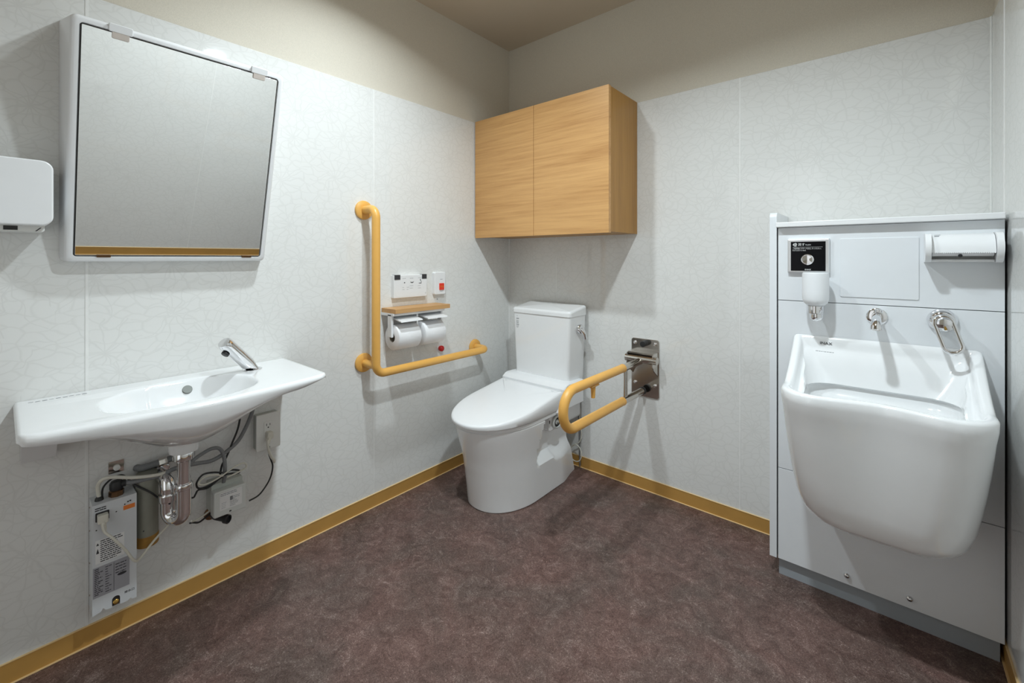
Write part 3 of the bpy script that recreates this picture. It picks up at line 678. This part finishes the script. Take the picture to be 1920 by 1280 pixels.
g = G(); g.plate(TX-.145, TX+.145, .262, .372, .02, .245, .03, .012); g.v = [(p[0], -p[2], p[1]) for p in g.v]; build('tank_deck', g, 'ceramic', to)
# seat and washlet body
g = G(); g.loft([u_outline(hw, -.30, -.44, yf, z=z, pw=2.1) for z, hw, yf in ((.3625, .182, -.698), (.364, .186, -.703), (.376, .186, -.703), (.378, .183, -.700))]); build('seat', g, 'plastic', to, ang=35)
def lid_top(y): return .397+(.463-.397)*max(0, min(1, (y+.72)/(.475)))
rings = []
for k, (ins, zz) in enumerate(((.006, 0), (0, .12), (-.002, .6), (.000, .86), (.004, .97), (.010, 1.0))):
    o = u_outline(.1915-ins, -.245, -.45, -.719+ins, z=0, pw=2.15)
    rings.append([(x, y-(0 if y < -.25 else ins), .379+(lid_top(y)-.379)*zz) for x, y, _ in o])
o = rings[-1]
for s_ in (.9, .6, .3): rings.append([(TX+(x-TX)*s_, -.44+(y+.44)*s_, lid_top(-.44+(y+.44)*s_)+.004*(1-s_)) for x, y, _ in o])
g = G(); g.loft(rings); build('lid', g, 'plastic', to, ang=45)
g = G()
prof = [(-.065, .3705), (-.300, .3705), (-.285, .395), (-.248, .425), (-.246, .468), (-.225, .482), (-.205, .487), (-.160, .486), (-.065, .482)]
rings = []
for x, s_ in ((TX-.196, .93), (TX-.192, .985), (TX-.185, 1), (TX+.185, 1), (TX+.192, .985), (TX+.196, .93)):
    rings.append([(x, -.17+(y+.17)*s_, .425+(z-.425)*s_) for y, z in prof])
g.loft(rings); build('washlet_body', g, 'plastic', to, ang=30)
g = G(); g.plate(TX-.232, TX-.190, .400, .452, .085, .200, .006, .004); g.v = [(p[0], p[1], p[2]) for p in g.v]
g.v = [(p[0], -p[2], p[1]) for p in g.v]; cp = build('side_control', g, 'tint', to); cp['label'] = 'grey side control panel'
g = G(); g.lathe([(.009, .4522), (.008, .4545)], (TX-.212, -.115, 0), (0, 0, 1), 20); build('control_button', g, 'black', cp)
for hx in (-.145, .145):
    g = G(); g.lathe([(.0075, 0), (.007, .0015), (.002, .002)], (TX+hx, -.268, lid_top(-.268)+.001), (0, 0, 1), 16); build('hinge_cap', g, 'plastic', to)
# round valve knob on the right side under the seat
kn = G(); kn.lathe([(.020, -.02), (.026, 0), (.030, .004), (.031, .012), (.028, .016), (.024, .017), (.022, .010), (.012, .009), (.010, .013), (.002, .014)], (TX+.160, -.265, .318), (1, -.12, 0), 32); ko = build('valve_knob', kn, 'boxl', to); ko['label'] = 'grey round valve knob'
kn = G(); kn.lathe([(.0235, .0105), (.0235, .0112), (.0125, .0108), (.0125, .0102)], (TX+.160, -.265, .318), (1, -.12, 0), 32); kn.lathe([(.004, .0142), (.003, .0147)], (TX+.161, -.267, .314), (1, -.12, 0), 14); build('knob_groove', kn, 'black', ko)
g = G(); g.plate(-.315, -.225, .280, .352, 0, .045, .012, .006); g.v = [(TX+.115+p[2], p[0], p[1]) for p in g.v]; build('valve_housing', g, 'ceramic', to)
g = G(); g.box(-.314, -.309, .320, .334, 0, .0012); g.v = [(TX+.160+p[2], p[0], p[1]) for p in g.v]; build('bolt_slot', g, 'ink', to)
# tank
def rrect(cx, cy, hx, hy, r, z, n=6, bow=0.0):
    pts = []
    for (sx, sy, a0) in ((1, -1, -90), (1, 1, 0), (-1, 1, 90), (-1, -1, 180)):
        for i in range(n+1):
            t = radians(a0+90*i/n); pts.append([cx+sx*(hx-r)+r*cos(t), cy+sy*(hy-r)+r*sin(t), z])
        if sx == -1 and sy == -1: pass
    return [tuple(p) for p in pts]
def tank_ring(z, hx, yf, yb, r, ins=0, dz=0):
    return rrect(TX, (yf+yb)/2, hx-ins, (yb-yf)/2-ins, max(r-ins, .004), z+dz, 6)
TZ0, TZ1 = .485, .7995
rings = [tank_ring(TZ0-.10, .158, -.165, -.04, .02)]
for k in range(9):
    t = k/8; z = TZ0+(TZ1-TZ0)*t; rings.append(tank_ring(z, .168+.014*t, -.168-.004*t, -.018, .016))
g = G(); g.loft(rings); build('tank', g, 'ceramic', to, ang=50)
rings = [tank_ring(.800, .183, -.174, -.016, .016), tank_ring(.801, .185, -.1765, -.014, .018)]
def lid_h(y): return .024*sstep(-.20, .01, y)
for k in range(7):
    t = k/6*pi/2; rings.append([(x, y, .814+.013*sin(t)+lid_h(y)) for x, y, z in tank_ring(0, .185, -.1765, -.014, .018, .013*(1-cos(t)))])
for k, s_ in enumerate((.8, .5, .2)): rings.append([(TX+(x-TX)*s_, -.095+(y+.095)*s_, .8275+lid_h(-.095+(y+.095)*s_)+.006*(1-s_**2)) for x, y, z in tank_ring(0, .172, -.1635, -.027, .008)])
g = G(); g.loft(rings); build('tank_lid', g, 'ceramic', to, ang=40)
g = G(); g.lathe([(.024, -.004), (.025, .008), (.021, .016), (.008, .019)], (TX+.180, -.088, .735), (1, 0, 0), 28)
g.tube([(TX+.192, -.088, .735), (TX+.203, -.083, .720), (TX+.205, -.074, .702), (TX+.204, -.068, .688)], [.012, .012, .010, .011], 16); lv = build('flush_lever', g, 'chrome', to); lv['label'] = 'chrome flush lever'
g = G(frame_back); rr3 = random.Random(8)
print_lines(g, TX-.156, TX-.142, .792, .782, .1715, 3, .0020, rr3, fill=(.5, 1)); g.box(TX-.158, TX-.140, .765, .770, .1712, .1718); print_lines(g, TX-.158, TX-.140, .761, .742, .1712, 6, .0022, rr3, fill=(.8, 1)); g.box(TX-.158, TX-.140, .733, .737, .1709, .1716); print_lines(g, TX-.158, TX-.140, .729, .720, .1709, 3, .0018, rr3, fill=(.7, 1)); build('tank_sticker', g, 'grey_ink', to)
cc = [(.500, -.012, .31), (.500, -.02, .255), (.508, -.02, .21), (.510, -.02, .17), (.497, -.022, .135), (.468, -.025, .115), (.450, -.03, .085), (.455, -.035, .055), (.480, -.035, .038), (.508, -.035, .048), (.520, -.035, .080), (.510, -.034, .112), (.485, -.032, .124), (.462, -.028, .112)]
cord('looped_cord', cc, .0026, 'cream', 'looped white cord hanging on the wall behind the toilet right side')
cord('water_tube', [(.490, -.018, .40), (.492, -.018, .30), (.496, -.016, .22), (.496, -.014, .10), (.499, -.016, .012)], .0035, 'hose', 'thin grey tube running down the wall behind the toilet', 'hose')

# ================================================================== folding arm rest
fr_ = thing('folding_armrest', 'fold-down ochre armrest on a stainless wall plate right of the toilet', 'armrest', (.845, 0, .44))
ax_ = .845
g = G(frame_back); g.plate(.779, .914, .440, .711, .0005, .006, .012, .0015); pl_ = build('wall_plate', g, 'steel', fr_); pl_['label'] = 'polished stainless wall plate'
for (x, z) in ((.798, .690), (.896, .692), (.799, .502), (.896, .500)):
    g = G(frame_back); g.lathe([(.0085, 0), (.0075, .004), (.003, .006)], (x, z, .006), (0, 0, 1), 16); build('bolt', g, 'chrome', pl_)
g = G(frame_back); g.lathe([(.0135, .006), (.0135, .040), (.012, .043), (.003, .044)], (.850, .692, 0), (0, 0, 1), 24); build('rubber_stop', g, 'black', fr_)
g = G(frame_back); g.box(.785, .909, .648, .656, .006, .060, .001)
build('hinge_cover', g, 'steel', fr_)
for x0 in (.784, .906):
    g = G(); vs = []
    for x in (x0, x0+.004): vs += [(x, -.006, .656), (x, -.066, .652), (x, -.070, .600), (x, -.050, .575), (x, -.006, .545)]
    g.add(vs, [(0, 1, 2, 3, 4), (9, 8, 7, 6, 5), (0, 5, 6, 1), (1, 6, 7, 2), (2, 7, 8, 3), (3, 8, 9, 4), (4, 9, 5, 0)]); build('hinge_cheek', g, 'steel', fr_)
g = G(); g.tube([(.774, -.052, .625), (.924, -.052, .625)], .018, 24); build('hinge_barrel', g, 'steel', fr_)
ya, zu, zl = -.233, .616, .474
g = G(); g.tube([(ax_, -.052, zu), (ax_, -.255, zu)], .0155, 20); build('upper_tube', g, 'steel', fr_)
g = G(); g.tube([(ax_, -.030, zl), (ax_, -.255, zl)], .0155, 20); build('lower_tube', g, 'steel', fr_)
g = G(); g.lathe([(.0165, .026), (.018, .028), (.018, .040), (.0165, .042)], (ax_, 0, zl), (0, -1, 0), 24); build('rubber_foot', g, 'black', fr_)
g = G(); g.tube(fillet([(ax_, ya, zu), (ax_, -.690, zu), (ax_, -.690, zl), (ax_, ya, zl)], .071, 14), .0175, 24); build('grip', g, 'bar', fr_, ang=60)
for z in (zu, zl):
    g = G(); g.lathe([(.0155, -.003), (.0185, -.002), (.0185, .003)], (ax_, ya, z), (0, -1, 0), 24); build('collar', g, 'bar', fr_)
for yy in (-.197, -.213):
    g = G(); g.tube([(ax_, yy, zl+.01), (ax_, yy, zu-.01)], .0058, 14); build('strut', g, 'steel', fr_)
g = G(); g.tube([(ax_, -.483, zu-.016), (ax_, -.483, zu-.066)], [.0105, .008], 12); build('paper_hook', g, 'bar', fr_)
g = G(); g.box(ax_-.012, ax_+.012, -.512, -.455, zu-.022, zu-.015, .002); build('hook_saddle', g, 'bar', fr_)

# ================================================================== service unit with slop sink
un = thing('service_cabinet', 'white laminate service cabinet with blank square cover, behind the slop sink', 'cabinet', (1.67, 0, 0))
UF = .235
g = G(frame_back)
# end panel with rounded top front corner
g = G(); vs = []; out = [(-.001, .060), (-UF-.002, .060)] + [(-UF-.002+.020*(1-cos(radians(a)))*0-.0+.020-.020*cos(radians(a)), 1.228+.020*sin(radians(a))) for a in range(0, 91, 15)] + [(-.001, 1.248)]
for x in (1.3985, 1.4195): vs += [(x, y, z) for y, z in out]
n_ = len(out); g.add(vs, [tuple(range(n_)), tuple(reversed(range(n_, 2*n_)))] + [(i, (i+1) % n_, n_+(i+1) % n_, n_+i) for i in range(n_)]); build('end_panel', g, 'white', un)
g = G(frame_back); g.box(1.4205, 1.9465, .06, 1.19, .001, UF-.018); build('carcass', g, 'dark', un)
for (z0, z1, nm) in ((.060, .3705, 'lower_panel'), (.3725, .9455, 'middle_panel'), (.9475, 1.1935, 'upper_panel')):
    g = G(frame_back); g.box(1.4235, 1.9455, z0, z1, UF-.016, UF, .0008); build(nm, g, 'white', un)
g = G(frame_back); g.plate(1.4200, 1.9440, 1.1945, 1.2115, .001, UF+.022, 0, .0025); build('ledge', g, 'plastic', un)
g = G(frame_back); g.box(1.424, 1.9385, 0.0005, .0595, .15, UF-.014); build('kick_plate', g, 'greyp', un)
g = G(frame_back); g.plate(1.594, 1.778, .968, 1.152, UF, UF+.0025, .004, .001); build('access_cover', g, 'white', un)
for (x, z) in ((1.611, .088), (1.758, .089)):
    g = G(frame_back); g.lathe([(.0085, 0), (.008, .004), (.0045, .0075), (.001, .0085)], (x, z, UF), (0, 0, 1), 20); s_ = build('dome_screw', g, 'chrome', un)
    g = G(frame_back); g.box(x-.0035, x+.0035, z-.0006, z+.0006, UF+.0076, UF+.0088); g.box(x-.0006, x+.0006, z-.0035, z+.0035, UF+.0076, UF+.0088); build('screw_cross', g, 'ink', s_)
# flush plate
fp = thing('flush_button_plate', 'black flush plate with a chrome frame and round silver button', 'flush button', (1.51, -UF, 1.09))
g = G(frame_back); g.plate(1.4525, 1.5675, 1.0415, 1.1535, UF+.0003, UF+.012, .001, .004); build('chrome_frame', g, 'satin', fp)
g = G(frame_back); g.box(1.4625, 1.5575, 1.0480, 1.1445, UF+.0122, UF+.0132); fc = build('black_face', g, 'blackg', fp)
wf_ = UF+.0135
text('flush_lettering', '流す', .0100, (1.4825, 1.1315, wf_), frame_back, 'wink', fc)
text('flush_word', 'FLUSH', .0052, (1.5035, 1.1320, wf_), frame_back, 'wink', fc)
text('instruction_lettering', 'ご使用後にボタンをおしてください。', .0056, (1.4675, 1.1195, wf_), frame_back, 'wink', fc, xs=.86)
text('instruction_english', 'Push button to flush.', .0045, (1.4675, 1.1140, wf_), frame_back, 'wink', fc)
text('brand_lettering', 'INAX', .0062, (1.5100, 1.0505, wf_), frame_back, 'wink', fc, align='CENTER', xs=1.15)
g = G(frame_back); g.box(1.4675, 1.5500, 1.1262, 1.1268, wf_-.0003, wf_+.0002); 
for a0 in (0, 120, 240):
    pts = [(1.4745+(.0028+.0030*t)*cos(radians(a0+200*t)), 1.1345+(.0028+.0030*t)*sin(radians(a0+200*t)), wf_) for t in [i/10 for i in range(11)]]
    g.tube(pts, .0007, 6)
g.lathe([(.0016, 0), (.0014, .0004)], (1.4745, 1.1345, wf_-.0002), (0, 0, 1), 12); build('swirl_mark', g, 'wink', fc)
g = G(frame_back); g.lathe([(.0175, 0), (.0175, .0015), (.0160, .0020), (.0158, .0008)], (1.509, 1.0855, wf_-.0004), (0, 0, 1), 40); build('button_ring', g, 'chrome', fc)
g = G(frame_back); g.lathe([(.0148, 0), (.0148, .0035), (.0135, .0048), (.006, .0036), (.001, .0032)], (1.509, 1.0855, wf_-.0004), (0, 0, 1), 40); build('round_button', g, 'chrome', fc)
# soap dispenser
sd = thing('soap_dispenser', 'frosted white soap bottle on a chrome wall valve below the flush plate', 'soap dispenser', (1.535, -.29, .90))
sc_ = (1.5345, -.285)
g = G(); g.lathe([(.012, .938), (.024, .941), (.032, .949), (.0352, .960), (.036, .980), (.0355, 1.040), (.0335, 1.044), (.001, 1.0445)], (*sc_, 0), (0, 0, 1), 40); build('bottle', g, 'frost', sd)
g = G(); g.lathe([(.0205, .915), (.0215, .917), (.0215, .938), (.019, .9405), (.010, .941)], (*sc_, 0), (0, 0, 1), 28); build('collar', g, 'chrome', sd)
g = G(); g.lathe([(.010, .892), (.016, .897), (.0175, .903), (.0175, .914)], (sc_[0]+.003, sc_[1], 0), (0, 0, 1), 24); g.tube([(sc_[0], sc_[1], .925), (sc_[0], -UF, .925)], .011, 16); build('push_valve', g, 'chrome', sd)
# towel roll dispenser
tp = thing('sheet_dispenser', 'white paper sheet dispenser with serrated edge at the cabinet top right', 'dispenser', (1.87, -.24, 1.08))
for x0, x1 in ((1.788, 1.8005), (1.9225, 1.935)):
    g = G(); vs = []; out = [(-UF-.0005, 1.079)] + [(-UF-.045-.035*sin(radians(a)), 1.119-.040*cos(radians(a))) for a in range(0, 181, 15)] + [(-UF-.0005, 1.160)]
    for x in (x0, x1): vs += [(x, y, z) for y, z in out]
    n_ = len(out); g.add(vs, [tuple(range(n_)), tuple(reversed(range(n_, 2*n_)))] + [(i, (i+1) % n_, n_+(i+1) % n_, n_+i) for i in range(n_)]); build('end_cheek', g, 'plastic', tp)
g = G(frame_back); g.box(1.8006, 1.9224, 1.082, 1.158, UF+.0005, UF+.012); build('back_plate', g, 'white_pl', tp)
# curved paper flap with teeth
prof = [(UF+.012, 1.1585), (UF+.030, 1.157), (UF+.047, 1.150), (UF+.060, 1.135), (UF+.066, 1.118), (UF+.068, 1.106)]
teeth = 30; vs = []; xs_ = [1.8015+(1.9215-1.8015)*i/(2*teeth) for i in range(2*teeth+1)]
g = G(); rows = []
for k, (w_, z) in enumerate(prof):
    rows.append([(x+(0 if k < 1 else 0), -w_, z) for x in xs_])
rows.append([(x, -UF-.0682, 1.1060-.0028*(i % 2)) for i, x in enumerate(xs_)])
n_ = len(xs_)
front = [p for r in rows for p in r]; back_ = [(p[0], p[1]+.0012, p[2]-.0008) for p in front]
fs = []; R_ = len(rows)
for i in range(R_-1):
    for j in range(n_-1):
        a = i*n_+j; fs.append((a, a+1, a+n_+1, a+n_)); b_i = a+R_*n_; fs.append((b_i, b_i+n_, b_i+n_+1, b_i+1))
for j in range(n_-1):
    a = (R_-1)*n_+j; fs.append((a, a+1, a+1+R_*n_, a+R_*n_)); fs.append((j, j+R_*n_, j+1+R_*n_, j+1))
g.add(front+back_, fs); build('cutter_cover', g, 'plastic', tp, ang=50)
g = G(); g.tube([(1.803, -UF-.036, 1.119), (1.920, -UF-.036, 1.119)], .024, 28); build('paper_roll', g, 'tissue', tp)
g = G(frame_back); g.box(1.8008, 1.9222, 1.0800, 1.0870, UF+.001, UF+.045, .002); build('lower_tray', g, 'plastic', tp)
g = G(frame_back); g.lathe([(.0045, 0), (.004, .003), (.002, .0035)], (1.857, 1.097, UF+.058), (0, 0, 1), 14); build('lock_screw', g, 'ink', tp)
g = G(frame_back); g.box(1.8065, 1.8200, 1.1535, 1.1545, UF+.0425, UF+.0435); g.box(1.8070, 1.8170, 1.1500, 1.1520, UF+.047, UF+.0476); build('fine_print', g, 'grey_ink', tp)
# spout
sp_ = thing('wall_spout', 'round chrome wall spout in the middle above the slop sink', 'spout', (1.684, -UF, .91))
g = G(frame_back); g.lathe([(.0255, .0004), (.0255, .003), (.022, .006), (.010, .0065)], (1.684, .912, UF), (0, 0, 1), 40); build('escutcheon', g, 'chrome', sp_)
g = G(); g.tube(spline([(1.684, -UF-.004, .914), (1.684, -UF-.040, .9135), (1.684, -UF-.085, .911), (1.684, -UF-.118, .905), (1.684, -UF-.130, .893)], 6), [.0115]*25, 22); g.lathe([(.0125, 0), (.013, .003), (.013, .012), (.009, .013), (.008, .008)], (1.684, -UF-.128, .899), (0, -.25, -.97), 24); build('spout_tube', g, 'chrome', sp_, ang=50)
g = G(); g.lathe([(.0095, 0), (.0095, .008), (.007, .010)], (1.688, -UF-.012, .926), (.1, 0, 1), 18); build('rinse_nub', g, 'chrome', sp_)
# mixer
mx = thing('wall_mixer', 'chrome wall mixer with a long open loop lever, right of the spout', 'mixer tap', (1.828, -UF, .90))
mcx, mcz = 1.826, .914
g = G(frame_back); g.lathe([(.032, .0004), (.0325, .004), (.030, .012), (.024, .020), (.020, .021)], (mcx, mcz, UF), (0, 0, 1), 44); build('escutcheon', g, 'chrome', mx)
g = G(frame_back); g.lathe([(.021, .020), (.022, .030), (.0215, .044), (.017, .052), (.006, .055)], (mcx, mcz-.002, UF), (.05, -.12, 1), 36); build('cartridge_body', g, 'chrome', mx)
def stadium(c0, c1, r, n=10):
    d = (Vector(c1)-Vector(c0)).normalized(); nrm = Vector((0, 0, 0)); s_ = Vector((d.z, 0, -d.x)).normalized()
    pts = []
    for i in range(n+1): t = pi*i/n; pts.append(tuple(Vector(c0)+s_*r*cos(t)-d*r*sin(t)))
    for i in range(n+1): t = pi*i/n; pts.append(tuple(Vector(c1)-s_*r*cos(t)+d*r*sin(t)))
    return pts
g = G(); P = stadium((mcx, -UF-.046, mcz-.004), (mcx+.016, -UF-.066, mcz-.062), .0185)
g.tube(P, .0054, 12, closed=True); build('loop_lever', g, 'chrome', mx, ang=60)
g = G(); g.tube([(mcx, -UF-.050, mcz), (mcx+.004, -UF-.052, mcz-.022)], [.004, .003], 10); build('lever_rib', g, 'brass', mx)

# slop sink
ss = thing('slop_sink', 'deep white ceramic slop sink mounted on the service cabinet', 'slop sink', (1.687, -.40, .33))
SXC = 1.6875
def sink_outline(hw, yb, yf, rf, dip=0.0, rb=.004, n=12, ns=16):
    """rounded rectangle in plan: flat back on the panel, rounded nose corners, front edge slightly hollow"""
    pts = []
    def front(x, y): return y+dip*math.exp(-((x-SXC)/(.42*hw))**2)
    for i in range(n+1): t = radians(90-90*i/n); pts.append((SXC+hw-rb+rb*cos(t), yb-rb+rb*sin(t)))
    for i in range(1, ns): t = i/ns; pts.append((SXC+hw, yb-rb+(yf+rf-yb+rb)*t))
    for i in range(n+1): t = radians(0-90*i/n); pts.append((SXC+hw-rf+rf*cos(t), yf+rf+rf*sin(t)))
    for i in range(1, ns*2): t = i/(ns*2); pts.append((SXC+(hw-rf)*(1-2*t), yf))
    for i in range(n+1): t = radians(-90-90*i/n); pts.append((SXC-hw+rf+rf*cos(t), yf+rf+rf*sin(t)))
    for i in range(1, ns): t = i/ns; pts.append((SXC-hw, yf+rf+(yb-rb-yf-rf)*t))
    for i in range(n+1): t = radians(180-90*i/n); pts.append((SXC-hw+rb+rb*cos(t), yb-rb+rb*sin(t)))
    for i in range(1, ns*2): t = i/(ns*2); pts.append((SXC-(hw-rb)*(1-2*t), yb))
    return [(x, front(x, y) if y < yf+.03 else y) for x, y in pts]
def rim_z(y):                                   # high at the back, sweeping down to the front
    t = sstep(-.42, -.235, y); return .719 + .118*(max(0, min(1, (y+.435)/.20)))**1.25
rings = []
YB = -UF-.001
lv_ = [(.322, .105, -.400, .06, 0), (.3225, .130, -.428, .075, 0), (.330, .150, -.452, .09, 0), (.345, .167, -.470, .095, .002), (.370, .180, -.484, .10, .004), (.41, .190, -.497, .10, .008), (.47, .199, -.511, .10, .012), (.53, .2055, -.524, .098, .016), (.60, .211, -.540, .095, .022), (.66, .2145, -.552, .093, .026)]
for z, hw, yf, rf, dip in lv_:
    rings.append([(x, y, z) for x, y in sink_outline(hw, YB, yf, rf, dip)])
def rim_ring(ins, dz, yb=YB):
    return [(x, y, rim_z(y)+dz) for x, y in sink_outline(.2175-ins, yb, -.562+ins, .092-ins*.7, .030)]
rings += [rim_ring(.0005, -.030), rim_ring(0, -.008), rim_ring(.003, -.0025), rim_ring(.008, 0), rim_ring(.016, 0), rim_ring(.021, -.0025, YB-.006), rim_ring(.024, -.009, YB-.0085)]
def inner(z, hw, yb, yf, rf, dip, mix=1.0, zt=None):
    o = sink_outline(hw, yb, yf, rf, dip); return [(x, y, z) for x, y in o]
# inside: backsplash, sloping wall, flushing recess, lower bowl
def inner_ring(hw, yb, yf, rf, dip, rb, zt=None, drop=None):
    return [(x, y, zt if drop is None else min(rim_z(y)-drop, zt)) for x, y in sink_outline(hw, yb, yf, rf, dip, rb)]
rings += [inner_ring(.1915, YB-.0098, -.537, .072, .030, .012, .826, .014), inner_ring(.190, YB-.011, -.535, .072, .030, .018, .806, .022), inner_ring(.187, YB-.014, -.533, .072, .030, .024, .797, .026),
          inner_ring(.183, YB-.022, -.531, .072, .030, .030, .788, .030), inner_ring(.177, YB-.036, -.527, .074, .030, .045, .750, .030), inner_ring(.171, YB-.048, -.521, .076, .029, .065, .715, .026),
          inner_ring(.168, YB-.053, -.518, .076, .028, .072, .704, .027), inner_ring(.1665, YB-.0545, -.517, .076, .028, .073, .7005, .0275), inner_ring(.167, YB-.052, -.517, .076, .028, .072, .698, .029),
          inner_ring(.170, YB-.046, -.519, .076, .027, .070, .694, .031), inner_ring(.170, YB-.047, -.519, .076, .026, .070, .676, .045),
          inner_ring(.166, YB-.060, -.516, .076, .022, .070, .664), inner_ring(.158, YB-.085, -.508, .075, .016, .066, .640), inner_ring(.145, YB-.110, -.495, .07, .006, .06, .590), inner_ring(.120, YB-.130, -.475, .06, .0, .05, .535), inner_ring(.100, YB-.14, -.465, .06, .0, .04, .520)]
g = G(); g.loft(rings); build('basin', g, 'ceramic', ss, ang=48)
text('basin_lettering', 'INAX', .0125, (1.5585, .812, UF+.0122), frame_back, 'ink', ss, align='CENTER', xs=1.1)
g = G(frame_back); rr4 = random.Random(6); print_lines(g, 1.532, 1.580, .7905, .7905, UF+.0215, 1, .0016, rr4, gap=.4, fill=(1, 1)); build('fine_print', g, 'grey_ink', ss)
